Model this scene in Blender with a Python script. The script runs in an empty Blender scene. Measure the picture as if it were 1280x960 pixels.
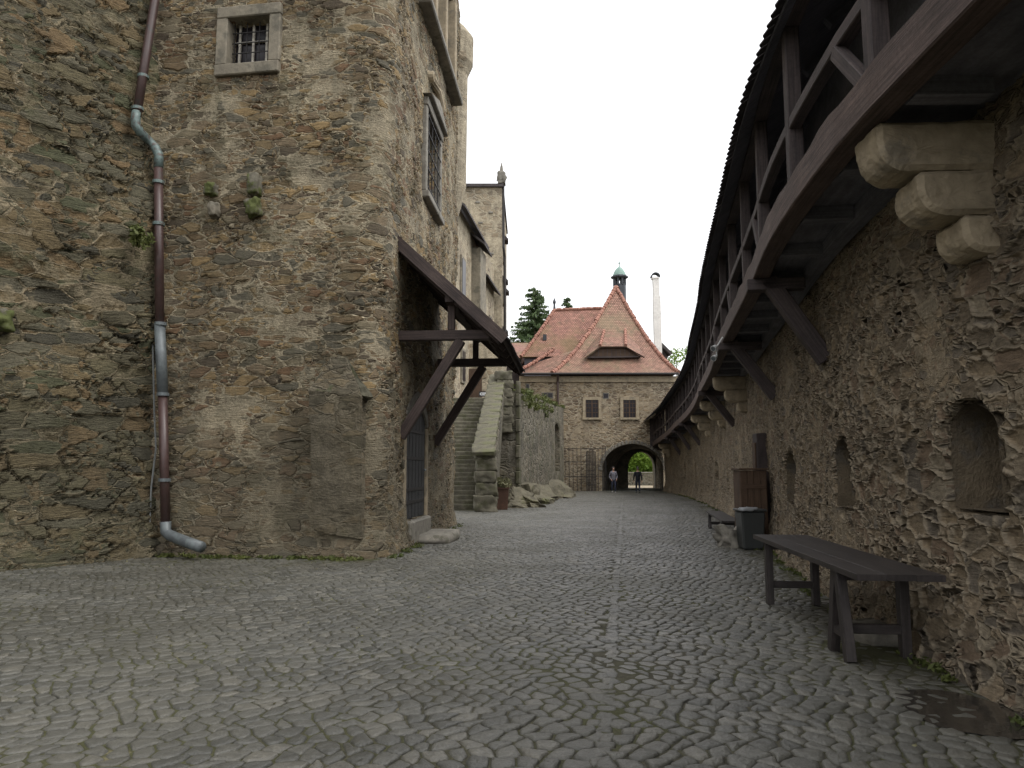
import bpy, bmesh, math, random
import numpy as np
from mathutils import Vector, Matrix, noise as mn

random.seed(7); RNG = np.random.default_rng(7)
S = bpy.context.scene
C = S.collection
R = math.radians

# ------------------------------------------------------------------ camera
F = 950.0; HOR = 587.0; EYE = 1.6
PITCH = math.atan((HOR - 480) / F)
SP, CP = math.sin(PITCH), math.cos(PITCH)
cam = bpy.data.cameras.new("camera"); camo = bpy.data.objects.new("camera", cam); C.objects.link(camo)
cam.sensor_width = 36; cam.lens = F / 1280 * 36; cam.clip_end = 6000; cam.clip_start = 0.05
camo.location = (0, 0, EYE); camo.rotation_euler = (math.pi / 2 + PITCH, 0, 0)
S.camera = camo

def ray(px, py):
    a = (px - 640) / F; v = (480 - py) / F
    return Vector((a, CP - v * SP, SP + v * CP))
def at(px, py, Y):                     # a surveyed point at distance Y down the street
    d = ray(px, py); t = Y / d.y
    return Vector((d.x * t, Y, EYE + d.z * t))

# ------------------------------------------------------------------ objects
ORG = {}
def tag(o, label=None, cat=None, group=None, kind=None):
    if label: o['label'] = label
    if cat: o['category'] = cat
    if group: o['group'] = group
    if kind: o['kind'] = kind
    return o
def thing(name, loc, label, cat, group=None):
    o = bpy.data.objects.new(name, None); C.objects.link(o); o.location = loc
    o.empty_display_size = 0.2; ORG[o.name] = Vector(loc)
    return tag(o, label, cat, group)
def root_loc(p):
    while p is not None:
        if p.name in ORG: return ORG[p.name]
        p = p.parent
    return Vector((0, 0, 0))

class MB:
    def __init__(s): s.v = []; s.f = []; s.uv = []
    def add(s, vs, fs, uvs=None):
        n = len(s.v); s.v += [tuple(p) for p in vs]
        for k, f in enumerate(fs):
            s.f.append(tuple(i + n for i in f))
            s.uv.append(uvs[k] if uvs else [(0.3 * i, 0.0) for i in range(len(f))])
        return s
    def bar(s, a, b, w, h, up=(0, 0, 1), taper=1.0):
        a = Vector(a); b = Vector(b); d = (b - a); L = d.length; d.normalize()
        up = Vector(up)
        if abs(d.dot(up)) > 0.98: up = Vector((0, 1, 0))
        x = d.cross(up).normalized(); y = x.cross(d).normalized()
        vs = []
        for p, k in ((a, 1.0), (b, taper)):
            for sx, sy in ((-1, -1), (1, -1), (1, 1), (-1, 1)):
                vs.append(p + x * (sx * w / 2 * k) + y * (sy * h / 2 * k))
        fs = []; us = []; o = random.random() * 50; q = random.random() * 50
        per = [0, w, w + h, 2 * w + h, 2 * w + 2 * h]
        for i in range(4):
            j = (i + 1) % 4
            fs.append((i, j, 4 + j, 4 + i)); us.append([(o, q + per[i]), (o, q + per[i + 1]), (o + L, q + per[i + 1]), (o + L, q + per[i])])
        fs.append((3, 2, 1, 0)); us.append([(o, q), (o, q + w), (o + .01, q + w), (o + .01, q)])
        fs.append((4, 5, 6, 7)); us.append([(o, q), (o, q + w), (o + .01, q + w), (o + .01, q)])
        return s.add(vs, fs, us)
    def box(s, c, sz, rz=0.0):
        c = Vector(c); m = Matrix.Rotation(rz, 3, 'Z')
        L = max(range(3), key=lambda i: sz[i])
        ax = [Vector((1, 0, 0)), Vector((0, 1, 0)), Vector((0, 0, 1))][L]
        e = m @ ax * (sz[L] / 2)
        if L == 2: return s.bar_axis(c - e, c + e, m @ Vector((1, 0, 0)), sz[0], sz[1])
        if L == 0: return s.bar(c - e, c + e, sz[1], sz[2])
        return s.bar(c - e, c + e, sz[0], sz[2])
    def bar_axis(s, a, b, xdir, w, h):
        up = Vector(xdir).cross((Vector(b) - Vector(a)).normalized())
        return s.bar(a, b, w, h, up=up)
    def tube(s, pts, r, n=10, caps=True):
        pts = [Vector(p) for p in pts]; rs = r if isinstance(r, (list, tuple)) else [r] * len(pts)
        vs = []; up = Vector((0.13, 0.99, 0.05)); L = 0; ls = []
        for i, p in enumerate(pts):
            if i: L += (p - pts[i - 1]).length
            ls.append(L)
            d = (pts[min(i + 1, len(pts) - 1)] - pts[max(i - 1, 0)]).normalized()
            x = d.cross(up)
            if x.length < .05: x = d.cross(Vector((1, 0, 0)))
            x.normalize(); y = d.cross(x)
            for k in range(n):
                a = 2 * math.pi * k / n
                vs.append(p + (x * math.cos(a) + y * math.sin(a)) * rs[i])
        fs = []; us = []
        for i in range(len(pts) - 1):
            for k in range(n):
                k2 = (k + 1) % n
                fs.append((i * n + k, i * n + k2, (i + 1) * n + k2, (i + 1) * n + k))
                v0, v1 = k * rs[i] * 6.28 / n, (k + 1) * rs[i] * 6.28 / n
                us.append([(ls[i], v0), (ls[i], v1), (ls[i + 1], v1), (ls[i + 1], v0)])
        if caps:
            fs.append(tuple(range(n))[::-1]); us.append([(0, 0)] * n)
            m = (len(pts) - 1) * n; fs.append(tuple(range(m, m + n))); us.append([(0, 0)] * n)
        return s.add(vs, fs, us)
    def prism(s, poly, d):             # poly: list of 3-D points, extruded along d
        d = Vector(d); n = len(poly); vs = [Vector(p) for p in poly] + [Vector(p) + d for p in poly]
        fs = [tuple(range(n))[::-1], tuple(range(n, 2 * n))] + [(i, (i + 1) % n, n + (i + 1) % n, n + i) for i in range(n)]
        return s.add(vs, fs)
    def patch(s, p00, p10, p11, p01, nu=1, nv=1, sag=0.0, thick=0.0):   # quad patch, UV in metres, bell-cast by sag
        P = [Vector(p) for p in (p00, p10, p11, p01)]
        H = ((P[3] + P[2]) / 2 - (P[0] + P[1]) / 2).length
        vs = []; W = lambda v: ((P[1] - P[0]).length * (1 - v) + (P[2] - P[3]).length * v)
        ud = (P[1] - P[0]).normalized(); o = P[0]; uvs = []
        for j in range(nv + 1):
            v = j / nv
            for i in range(nu + 1):
                u = i / nu
                p = (P[0] * (1 - u) + P[1] * u) * (1 - v) + (P[3] * (1 - u) + P[2] * u) * v
                p = p - Vector((0, 0, sag * 4 * v * (1 - v) * (1.25 - .5 * v)))
                vs.append(p); uvs.append(((p - o).dot(ud), v * H))
        fs = []; us = []
        for j in range(nv):
            for i in range(nu):
                q = [j * (nu + 1) + i, j * (nu + 1) + i + 1, (j + 1) * (nu + 1) + i + 1, (j + 1) * (nu + 1) + i]
                fs.append(tuple(q)); us.append([uvs[k] for k in q])
        s.add(vs, fs, us)
        return s
    def build(s, name, mat, parent=None, smooth=False, bevel=0.0, origin=None, solid=0.0):
        o0 = root_loc(parent) if parent else (Vector(origin) if origin is not None else Vector((0, 0, 0)))
        me = bpy.data.meshes.new(name)
        me.from_pydata([(p[0] - o0.x, p[1] - o0.y, p[2] - o0.z) for p in s.v], [], s.f)
        ul = me.uv_layers.new(name="UVMap")
        flat = [c for uv in s.uv for t in uv for c in t]
        ul.data.foreach_set("uv", flat)
        me.materials.append(mat); me.update()
        if smooth: me.shade_smooth()
        o = bpy.data.objects.new(name, me); C.objects.link(o)
        if parent is not None: o.parent = parent
        else: o.location = o0
        if bevel:
            m = o.modifiers.new("edge", 'BEVEL'); m.width = bevel; m.segments = 1; m.limit_method = 'ANGLE'; m.angle_limit = R(40)
        if solid:
            m = o.modifiers.new("thickness", 'SOLIDIFY'); m.thickness = solid; m.offset = -1
        return o

def mesh_np(name, V, Fq, mat, parent=None, origin=(0, 0, 0), smooth=False, attr=None):
    V = np.asarray(V, np.float32); Fq = np.asarray(Fq, np.int32)
    o0 = root_loc(parent) if parent else Vector(origin)
    V = V - np.array(o0, np.float32)
    me = bpy.data.meshes.new(name); k = Fq.shape[1]
    me.vertices.add(len(V)); me.vertices.foreach_set("co", V.ravel())
    me.loops.add(Fq.size); me.loops.foreach_set("vertex_index", Fq.ravel())
    me.polygons.add(len(Fq)); me.polygons.foreach_set("loop_start", np.arange(0, Fq.size, k, dtype=np.int32))
    me.update(calc_edges=True); me.validate()
    if smooth: me.shade_smooth()
    if attr is not None:
        a = me.attributes.new("rnd", 'FLOAT', 'POINT'); a.data.foreach_set("value", np.asarray(attr, np.float32))
    me.materials.append(mat)
    o = bpy.data.objects.new(name, me); C.objects.link(o)
    if parent is not None: o.parent = parent
    else: o.location = o0
    return o

# ------------------------------------------------------------------ materials
class NT:
    def __init__(s, name):
        s.m = bpy.data.materials.new(name); s.m.use_nodes = True; s.t = s.m.node_tree
        s.b = s.t.nodes['Principled BSDF']; s.out = s.t.nodes['Material Output']
    def n(s, typ, **kw):
        nd = s.t.nodes.new(typ)
        for k, v in kw.items(): setattr(nd, k, v)
        return nd
    def put(s, sock, val):
        if hasattr(val, 'is_output') or isinstance(val, bpy.types.NodeSocket): s.t.links.new(val, sock)
        else:
            if sock.type == 'RGBA' and len(val) == 3: val = (*val, 1)
            sock.default_value = val
    def math(s, op, a, b=None, clamp=False):
        nd = s.n('ShaderNodeMath', operation=op, use_clamp=clamp); s.put(nd.inputs[0], a)
        if b is not None: s.put(nd.inputs[1], b)
        return nd.outputs[0]
    def mixf(s, f, a, b):
        nd = s.n('ShaderNodeMix', data_type='FLOAT'); s.put(nd.inputs[0], f); s.put(nd.inputs[2], a); s.put(nd.inputs[3], b); return nd.outputs[0]
    def mixc(s, f, a, b, mode='MIX'):
        nd = s.n('ShaderNodeMix', data_type='RGBA', blend_type=mode); s.put(nd.inputs[0], f); s.put(nd.inputs[6], a); s.put(nd.inputs[7], b); return nd.outputs[2]
    def ss(s, x, lo, hi, a=0.0, b=1.0):
        nd = s.n('ShaderNodeMapRange', interpolation_type='SMOOTHSTEP'); s.put(nd.inputs[0], x)
        nd.inputs[1].default_value = lo; nd.inputs[2].default_value = hi; nd.inputs[3].default_value = a; nd.inputs[4].default_value = b
        return nd.outputs[0]
    def noise(s, vec, sc, det=4, rough=.55, dist=0):
        nd = s.n('ShaderNodeTexNoise'); s.put(nd.inputs['Vector'], vec); nd.inputs['Scale'].default_value = sc
        nd.inputs['Detail'].default_value = det; nd.inputs['Roughness'].default_value = rough; nd.inputs['Distortion'].default_value = dist
        return nd.outputs[0], nd.outputs[1]
    def vor(s, vec, sc, feat='F1', rnd=1.0):
        nd = s.n('ShaderNodeTexVoronoi', feature=feat); s.put(nd.inputs['Vector'], vec); nd.inputs['Scale'].default_value = sc
        nd.inputs['Randomness'].default_value = rnd
        return nd
    def ramp(s, x, stops, const=False):
        nd = s.n('ShaderNodeValToRGB'); s.put(nd.inputs[0], x); e = nd.color_ramp.elements
        while len(e) < len(stops): e.new(0.5)
        for k, (p, c) in enumerate(stops): e[k].position = p; e[k].color = (*c, 1)
        if const: nd.color_ramp.interpolation = 'CONSTANT'
        return nd.outputs[0]
    def obj(s, scale=(1, 1, 1), rot=(0, 0, 0), coord='Object'):
        tc = s.n('ShaderNodeTexCoord'); mp = s.n('ShaderNodeMapping'); s.t.links.new(tc.outputs[coord], mp.inputs[0])
        mp.inputs['Scale'].default_value = scale; mp.inputs['Rotation'].default_value = rot
        return mp.outputs[0]
    def bump(s, h, dist=.02, strength=1.0):
        nd = s.n('ShaderNodeBump'); s.put(nd.inputs['Height'], h); nd.inputs['Distance'].default_value = dist; nd.inputs['Strength'].default_value = strength
        s.t.links.new(nd.outputs[0], s.b.inputs['Normal'])
    def fin(s, col, rough=.8, spec=.4, metal=0.0):
        s.put(s.b.inputs['Base Color'], col); s.put(s.b.inputs['Roughness'], rough)
        s.b.inputs['Specular IOR Level'].default_value = spec; s.b.inputs['Metallic'].default_value = metal
        return s.m

def spread(cols):
    n = len(cols); return [((i + .0) / n, c) for i, c in enumerate(cols)]

def rubble(name, cols, mortar, S1=3.0, zr=2.2, depth=.06, mw=(.01, .09), plaster=0.0, pl_scale=.5, plcol=None, moss=0.0,
           tilt=0.0, real=True, small=.5, mosscol=(.055, .065, .02), streak=None, warp=.3, strata=.3, two=True, ej=.08, fb=.12, foot_tone=None):
    t = NT(name)
    base = t.obj()
    v0 = t.obj(scale=(1, 1, zr), rot=(0, tilt, 0))
    w = t.noise(base, 2.6, 3, .62)[1]
    wv = t.n('ShaderNodeVectorMath', operation='SUBTRACT'); t.put(wv.inputs[0], w); wv.inputs[1].default_value = (.5, .5, .5)
    ws = t.n('ShaderNodeVectorMath', operation='SCALE'); t.put(ws.inputs[0], wv.outputs[0]); ws.inputs['Scale'].default_value = warp
    va = t.n('ShaderNodeVectorMath', operation='ADD'); t.put(va.inputs[0], v0); t.put(va.inputs[1], ws.outputs[0]); v = va.outputs[0]
    sv3 = t.n('ShaderNodeVectorMath', operation='MULTIPLY'); t.put(sv3.inputs[0], v); sv3.inputs[1].default_value = (1, 1, 2.6)
    mid = t.noise(sv3.outputs[0], 5.5, 4, .68)[0]                       # bedding of the slate
    fine = t.noise(base, 24, 4, .7)[0]
    ejit = t.math('MULTIPLY', t.math('SUBTRACT', mid, .5), ej)
    e1 = t.vor(v, S1, 'DISTANCE_TO_EDGE').outputs['Distance']; c1 = t.vor(v, S1).outputs['Color']
    sc1 = t.n('ShaderNodeSeparateColor'); t.put(sc1.inputs[0], c1)
    stone = t.ss(t.math('ADD', e1, ejit), mw[0], mw[1]); r, g = sc1.outputs[0], sc1.outputs[1]
    if two:
        e2 = t.vor(v, S1 * 2.2, 'DISTANCE_TO_EDGE').outputs['Distance']; c2 = t.vor(v, S1 * 2.2).outputs['Color']
        msk = t.ss(t.noise(base, 1.9, 2)[0], .48 + (.5 - small) * .4, .54 + (.5 - small) * .4)
        sc2 = t.n('ShaderNodeSeparateColor'); t.put(sc2.inputs[0], c2)
        h2 = t.ss(t.math('ADD', e2, ejit), mw[0], mw[1] * 1.25)
        stone = t.mixf(msk, stone, h2); r = t.mixf(msk, r, sc2.outputs[0]); g = t.mixf(msk, g, sc2.outputs[1])
    hh = t.math('MULTIPLY', stone, t.math('ADD', t.math('MULTIPLY', g, .8), .3))
    height = t.math('ADD', hh, t.math('ADD', t.math('MULTIPLY', mid, strata), t.math('MULTIPLY', fine, fb)))
    col = t.ramp(r, spread(cols), True)
    col = t.mixc(.9, col, t.ramp(mid, [(.28, (.55, .55, .55)), (.72, (1.45, 1.43, 1.38))]), 'MULTIPLY')
    col = t.mixc(t.ss(stone, .15, .8), mortar, col)
    if plaster > 0:
        pn = t.noise(base, pl_scale, 5, .68)[0]
        pm = t.ss(t.math('ADD', pn, t.math('MULTIPLY', t.math('SUBTRACT', .6, hh), .2)), 1 - plaster - .03, 1 - plaster + .05)
        pc = t.mixc(1.0, plcol or mortar, t.ramp(t.noise(base, 4, 5, .72)[0], [(.3, (.6, .6, .58)), (.7, (1.28, 1.27, 1.24))]), 'MULTIPLY')
        col = t.mixc(t.math('MULTIPLY', pm, .9), col, pc)
        height = t.mixf(pm, height, t.math('ADD', t.math('MULTIPLY', fine, .45), t.math('ADD', .5, t.math('MULTIPLY', mid, .55))))
    big = t.noise(base, .8, 3, .6)[0]
    col = t.mixc(.9, col, t.ramp(big, [(.25, (.66, .66, .66)), (.75, (1.3, 1.28, 1.24))]), 'MULTIPLY')
    col = t.mixc(.7, col, t.ramp(fine, [(.28, (.6, .6, .6)), (.72, (1.4, 1.4, 1.4))]), 'MULTIPLY')
    if streak:
        sn = t.noise(t.obj(scale=(2.2, 2.2, .2)), 1.6, 4, .7)[0]
        col = t.mixc(t.math('MULTIPLY', t.ss(sn, .48, .7), streak[1]), col, streak[0])
    if moss > 0:
        mnz = t.noise(base, 1.1, 5, .75)[0]
        col = t.mixc(t.math('MULTIPLY', t.ss(mnz, 1 - moss - .1, 1 - moss + .12), .7), col, mosscol)
    if foot_tone:                                                            # darker towards the foot of the wall, with a ragged edge
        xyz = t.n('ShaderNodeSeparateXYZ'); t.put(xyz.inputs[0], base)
        dn = t.math('ADD', t.noise(base, .55, 5, .72)[0], t.math('MULTIPLY', xyz.outputs[2], -.45 / foot_tone[0]))
        col = t.mixc(t.math('MULTIPLY', t.ss(dn, .12, .36), foot_tone[2]), col, t.mixc(1.0, foot_tone[1], t.ramp(mid, [(.25, (.55, .55, .55)), (.75, (1.5, 1.5, 1.45))]), 'MULTIPLY'))
    m = t.fin(col, .88, .3)
    if real:
        d = t.n('ShaderNodeDisplacement'); t.put(d.inputs['Height'], height); d.inputs['Midlevel'].default_value = .75; d.inputs['Scale'].default_value = depth
        t.t.links.new(d.outputs[0], t.out.inputs['Displacement']); m.displacement_method = 'BOTH'
    else: t.bump(height, depth)
    return m

def wood(name, c0, c1, rough=.75, grain=40, bump=.004):
    t = NT(name); v = t.obj(scale=(1.6, grain, 1), coord='UV')
    g, _ = t.noise(v, 1.0, 5, .65, .3); o = t.obj(); b = t.noise(o, 2.2, 5, .6)[0]; f = t.noise(o, 30, 4, .6)[0]
    col = t.mixc(t.ss(g, .3, .7), c0, c1)
    col = t.mixc(.8, col, t.ramp(b, [(.25, (.6, .6, .62)), (.75, (1.4, 1.36, 1.32))]), 'MULTIPLY')
    col = t.mixc(.4, col, t.ramp(f, [(.3, (.6, .6, .6)), (.7, (1.4, 1.4, 1.4))]), 'MULTIPLY')
    t.bump(t.math('ADD', g, t.math('MULTIPLY', f, .4)), bump)
    return t.fin(col, rough, .35)

def grit(name, c, var=.35, sc=9, rough=.85, bump=.01, spec=.35, metal=0.0, blot=None, fine=40):
    t = NT(name); o = t.obj(); a = t.noise(o, sc, 6, .65)[0]; b = t.noise(o, sc * .22, 4, .6)[0]; f = t.noise(o, fine, 4, .6)[0]
    lo = tuple([1 - var] * 3); hi = tuple([1 + var] * 3)
    col = t.mixc(1.0, c, t.ramp(a, [(.25, lo), (.75, hi)]), 'MULTIPLY')
    col = t.mixc(.9, col, t.ramp(b, [(.25, lo), (.75, hi)]), 'MULTIPLY')
    if blot: col = t.mixc(t.math('MULTIPLY', t.ss(t.noise(o, blot[1], 5, .65)[0], blot[2], blot[2] + .12), .85), col, blot[0])
    t.bump(t.math('ADD', a, t.math('MULTIPLY', f, .35)), bump)
    return t.fin(col, rough, spec, metal)

def leafy(name, c0, c1, trans=.25):
    t = NT(name); o = t.obj(); a = t.noise(o, 1.3, 3)[0]; b = t.noise(o, 23, 2)[0]
    col = t.mixc(t.math('ADD', t.math('MULTIPLY', t.ss(a, .3, .7), .6), t.math('MULTIPLY', b, .4)), c0, c1)
    t.fin(col, .6, .3)
    tr = t.n('ShaderNodeBsdfTranslucent'); t.put(tr.inputs[0], col); mx = t.n('ShaderNodeMixShader'); mx.inputs[0].default_value = trans
    t.t.links.new(t.b.outputs[0], mx.inputs[1]); t.t.links.new(tr.outputs[0], mx.inputs[2]); t.t.links.new(mx.outputs[0], t.out.inputs[0])
    return t.m

def tiles(name, c0, c1, row=.17, wid=.19, stain=(.2, .15, .07)):
    t = NT(name); uv = t.obj(coord='UV'); br = t.n('ShaderNodeTexBrick'); t.put(br.inputs['Vector'], uv)
    br.offset = .5; br.inputs['Color1'].default_value = (*c0, 1); br.inputs['Color2'].default_value = (*c1, 1); br.inputs['Mortar'].default_value = (.05, .03, .022, 1)
    br.inputs['Scale'].default_value = 1.0; br.inputs['Mortar Size'].default_value = .018; br.inputs['Mortar Smooth'].default_value = .4
    br.inputs['Brick Width'].default_value = wid; br.inputs['Row Height'].default_value = row
    sx = t.n('ShaderNodeSeparateXYZ'); t.put(sx.inputs[0], uv)
    saw = t.math('FRACT', t.math('DIVIDE', sx.outputs[1], row))
    o = t.obj(); n1 = t.noise(o, .35, 5, .65)[0]; n2 = t.noise(o, 3.0, 5, .65)[0]
    col = t.mixc(.8, br.outputs['Color'], t.ramp(n2, [(.3, (.5, .5, .5)), (.7, (1.45, 1.42, 1.38))]), 'MULTIPLY')
    col = t.mixc(t.math('MULTIPLY', t.ss(n1, .44, .66), .65), col, stain)
    col = t.mixc(t.math('MULTIPLY', t.ss(t.noise(o, 1.4, 5, .75)[0], .56, .66), .55), col, (.1, .085, .06))
    t.bump(t.math('ADD', t.math('MULTIPLY', br.outputs['Fac'], -1.0), t.math('MULTIPLY', saw, -.8)), .035)
    return t.fin(col, .75, .35)

M = {}
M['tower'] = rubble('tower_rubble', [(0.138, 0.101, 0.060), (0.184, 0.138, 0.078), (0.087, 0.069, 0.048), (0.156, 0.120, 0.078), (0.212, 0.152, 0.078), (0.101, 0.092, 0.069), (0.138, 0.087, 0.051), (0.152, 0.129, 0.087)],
                    (0.340, 0.290, 0.202), S1=2.15, zr=2.9, depth=.085, mw=(.0, .1), plaster=.44, pl_scale=.75, plcol=(0.285, 0.248, 0.179), moss=.4, small=.42, mosscol=(0.081, 0.074, 0.041), streak=((0.110, 0.101, 0.069), .35), warp=.24, foot_tone=(5.0, (.092, .08, .058), .5))
M['buttress'] = rubble('buttress_rubble', [(.095, .08, .055), (.13, .106, .07), (.08, .07, .05)], (.19, .16, .11), S1=2.6, zr=2.4, depth=.06, mw=(.0, .12), plaster=.5, plcol=(.13, .113, .083), moss=.4, mosscol=(.08, .073, .042), real=False, two=False)
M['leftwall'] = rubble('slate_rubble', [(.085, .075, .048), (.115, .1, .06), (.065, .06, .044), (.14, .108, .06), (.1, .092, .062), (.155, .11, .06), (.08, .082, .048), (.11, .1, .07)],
                       (.2, .17, .11), S1=1.55, zr=2.8, depth=.14, mw=(.0, .06), plaster=.42, pl_scale=.55, plcol=(.26, .215, .145), moss=.38, tilt=.42, small=.4, mosscol=(.062, .066, .027), warp=.22, strata=.4, foot_tone=(5.0, (.06, .056, .037), .45))
M['curtain'] = rubble('curtain_rubble', [(0.190, 0.150, 0.101), (0.142, 0.114, 0.081), (0.218, 0.173, 0.119), (0.169, 0.139, 0.101), (0.162, 0.120, 0.084), (0.208, 0.176, 0.129), (0.127, 0.108, 0.085)],
                      (0.246, 0.204, 0.146), S1=3.2, zr=1.9, depth=.07, mw=(-.01, .13), plaster=.38, pl_scale=.8, plcol=(0.219, 0.181, 0.130), moss=.25, small=.5, mosscol=(0.099, 0.090, 0.062), strata=.35, warp=.26)
M['gate'] = rubble('gatehouse_rubble', [(0.345, 0.265, 0.172), (0.253, 0.196, 0.127), (0.414, 0.333, 0.230), (0.299, 0.241, 0.172), (0.230, 0.178, 0.127)], (0.575, 0.494, 0.368), S1=2.3, zr=2.5,
                   depth=.14, mw=(-.02, .2), warp=.4, strata=.9, plaster=.42, pl_scale=.4, plcol=(0.380, 0.316, 0.230), real=False, moss=.24, mosscol=(0.161, 0.132, 0.092), streak=((0.218, 0.178, 0.127), .3), two=False)
M['wing'] = rubble('wing_plaster', [(.32, .265, .19), (.27, .22, .155), (.37, .31, .225), (.24, .2, .15)], (.43, .375, .285), S1=1.6, zr=1.8, depth=.08, mw=(.0, .2), plaster=.53, pl_scale=.4,
                   plcol=(.4, .35, .265), real=False, streak=((.16, .14, .11), .5), two=False)
M['garden'] = rubble('garden_rubble', [(0.112, 0.101, 0.075), (0.150, 0.131, 0.098), (0.086, 0.079, 0.060), (0.165, 0.146, 0.112)], (0.203, 0.184, 0.143), S1=2.2, zr=1.5, depth=.1, mw=(.0, .2), plaster=.42, pl_scale=.6,
                     plcol=(0.150, 0.135, 0.109), moss=.42, real=False, streak=((0.225, 0.210, 0.173), .5), two=False)
M['tunnel'] = rubble('tunnel_rubble', [(.14, .12, .1), (.2, .17, .13), (.1, .09, .075)], (.17, .15, .12), S1=2.2, zr=1.6, depth=.06, mw=(.0, .15), real=False, two=False)
M['sand'] = grit('sandstone', (.31, .255, .175), .3, 7, .85, .012, blot=((.18, .155, .115), 2.5, .55))
M['greystone'] = grit('grey_stone', (.2, .185, .155), .32, 8, .85, .012, blot=((.1, .095, .07), 3, .55))
M['windowstone'] = grit('window_stone', (.21, .185, .14), .3, 7, .85, .012, blot=((.12, .11, .085), 2.5, .5))
M['step'] = grit('step_stone', (.11, .1, .072), .38, 6, .85, .02, blot=((.07, .068, .036), 2.0, .48))
M['slab'] = grit('slab_stone', (.108, .099, .068), .35, 5, .85, .02, blot=((.1, .1, .05), 1.6, .48))
M['rock'] = grit('bedrock', (.105, .093, .063), .38, 4, .9, .03, blot=((.12, .12, .06), 1.3, .55))
M['niche'] = grit('niche_plaster', (.125, .098, .064), .4, 5, .92, .04, blot=((.1, .09, .075), 2.0, .5))
M['mossstone'] = grit('mossy_stone', (.11, .1, .075), .35, 9, .9, .015, blot=((.075, .09, .02), 3.5, .44))
M['wood'] = wood('dark_timber', (.036, .029, .029), (.082, .064, .06))
M['beam'] = wood('weathered_beam', (.05, .036, .032), (.125, .09, .078))
M['soffit'] = wood('veil_grey_boards', (.105, .104, .118), (.165, .165, .185), .8, 30)  # grey boards, lens veil put into the colour as a pale bluish lift
M['canopywood'] = wood('canopy_timber', (.032, .023, .021), (.075, .054, .047))
M['tablewood'] = wood('table_planks', (.022, .019, .018), (.045, .038, .036), .5, 30, .003)
M['door'] = wood('door_planks', (.022, .024, .026), (.045, .046, .048), .6, 25)
M['brownwood'] = wood('brown_planks', (.05, .03, .018), (.095, .06, .038))
M['shingle'] = grit('old_shingle', (.065, .056, .055), .35, 8, .85, .01)
M['pipebrown'] = grit('brown_pipe', (.062, .036, .032), .25, 12, .42, .001, .5, blot=((.04, .035, .03), 6, .55))
M['pipegrey'] = grit('zinc_pipe', (.105, .118, .122), .3, 10, .5, .001, .5, .1, blot=((.13, .15, .15), 5, .52))
M['pipegreen'] = grit('copper_pipe', (.12, .16, .15), .35, 14, .5, .001, .5, .2, blot=((.08, .055, .045), 9, .5))
M['iron'] = grit('wrought_iron', (.025, .022, .021), .3, 20, .6, .001, .5, .3)
M['glass'] = NT('dark_glass').fin((.016, .013, .016), .3, .3)
M['grille'] = grit('pale_grille', (.42, .39, .33), .25, 20, .7, .001)
M['tile'] = tiles('clay_tiles', (.38, .2, .155), (.3, .15, .115))
M['tile2'] = tiles('old_clay_tiles', (.35, .2, .15), (.27, .15, .11), stain=(.24, .19, .115))
M['ridge'] = grit('ridge_tiles', (.3, .15, .11), .3, 6, .8, .01)
M['copper'] = grit('copper_green', (.2, .3, .26), .3, 6, .6, .004, blot=((.12, .15, .14), 4, .55))
M['lead'] = grit('lantern_timber', (.045, .05, .058), .3, 8, .6, .004)
M['white'] = grit('white_render', (.72, .7, .66), .12, 5, .85, .006, blot=((.45, .42, .37), 2.0, .6))
M['binm'] = grit('bin_plastic', (.035, .038, .037), .15, 14, .45, .001, .5)
M['bag'] = grit('plastic_bag', (.3, .31, .32), .15, 12, .35, .006, .5)
M['signblack'] = NT('sign_black').fin((.012, .012, .013), .4, .5)
M['signwhite'] = NT('sign_white').fin((.75, .75, .74), .4, .5)
M['lampwhite'] = NT('lamp_white').fin((.62, .62, .61), .35, .5)
M['rust'] = grit('rusty_planter', (.085, .045, .03), .3, 8, .8, .004)
M['leaf'] = leafy('broad_leaf', (.09, .17, .02), (.24, .34, .05), .4)
M['needle'] = leafy('spruce_needle', (.05, .085, .03), (.11, .155, .06), .25)
M['weed'] = leafy('weed_leaf', (.05, .07, .018), (.13, .14, .04), .2)
M['drygrass'] = leafy('dry_leaf', (.12, .12, .06), (.25, .23, .13), .2)
M['bark'] = grit('bark', (.09, .07, .05), .35, 9, .9, .02)
M['skin'] = NT('skin').fin((.5, .3, .22), .55, .4)
M['hair'] = NT('hair').fin((.03, .022, .018), .6, .4)
M['hoodie'] = grit('grey_cotton', (.17, .165, .19), .2, 10, .9, .004)
M['jeans'] = grit('blue_denim', (.035, .04, .065), .25, 12, .9, .003)
M['blackcloth'] = grit('black_cloth', (.014, .015, .02), .25, 12, .8, .004)
M['shoe'] = NT('white_shoe').fin((.55, .53, .52), .6, .4)
M['darkshoe'] = NT('dark_shoe').fin((.02, .02, .02), .5, .4)
M['cable'] = NT('cable').fin((.16, .165, .16), .5, .4)

# ground dirt between the setts
t = NT('joint_earth'); o = t.obj(); a = t.noise(o, 4, 6, .7)[0]; b = t.noise(o, .55, 5, .65)[0]; f = t.noise(o, 55, 4, .65)[0]
col = t.mixc(t.ss(a, .35, .65), (.032, .03, .02), (.068, .062, .042)); col = t.mixc(t.math('MULTIPLY', t.ss(b, .42, .58), .7), col, (.058, .06, .022))
col = t.mixc(t.math('MULTIPLY', t.ss(t.noise(o, 1.9, 6, .7)[0], .6, .68), .7), col, (.17, .15, .085))
col = t.mixc(.7, col, t.ramp(f, [(.3, (.5, .5, .5)), (.7, (1.5, 1.5, 1.5))]), 'MULTIPLY')
t.bump(t.math('ADD', t.math('MULTIPLY', f, .5), t.noise(o, 14, 5, .7)[0]), .012); M['earth'] = t.fin(col, .9, .3)
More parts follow.
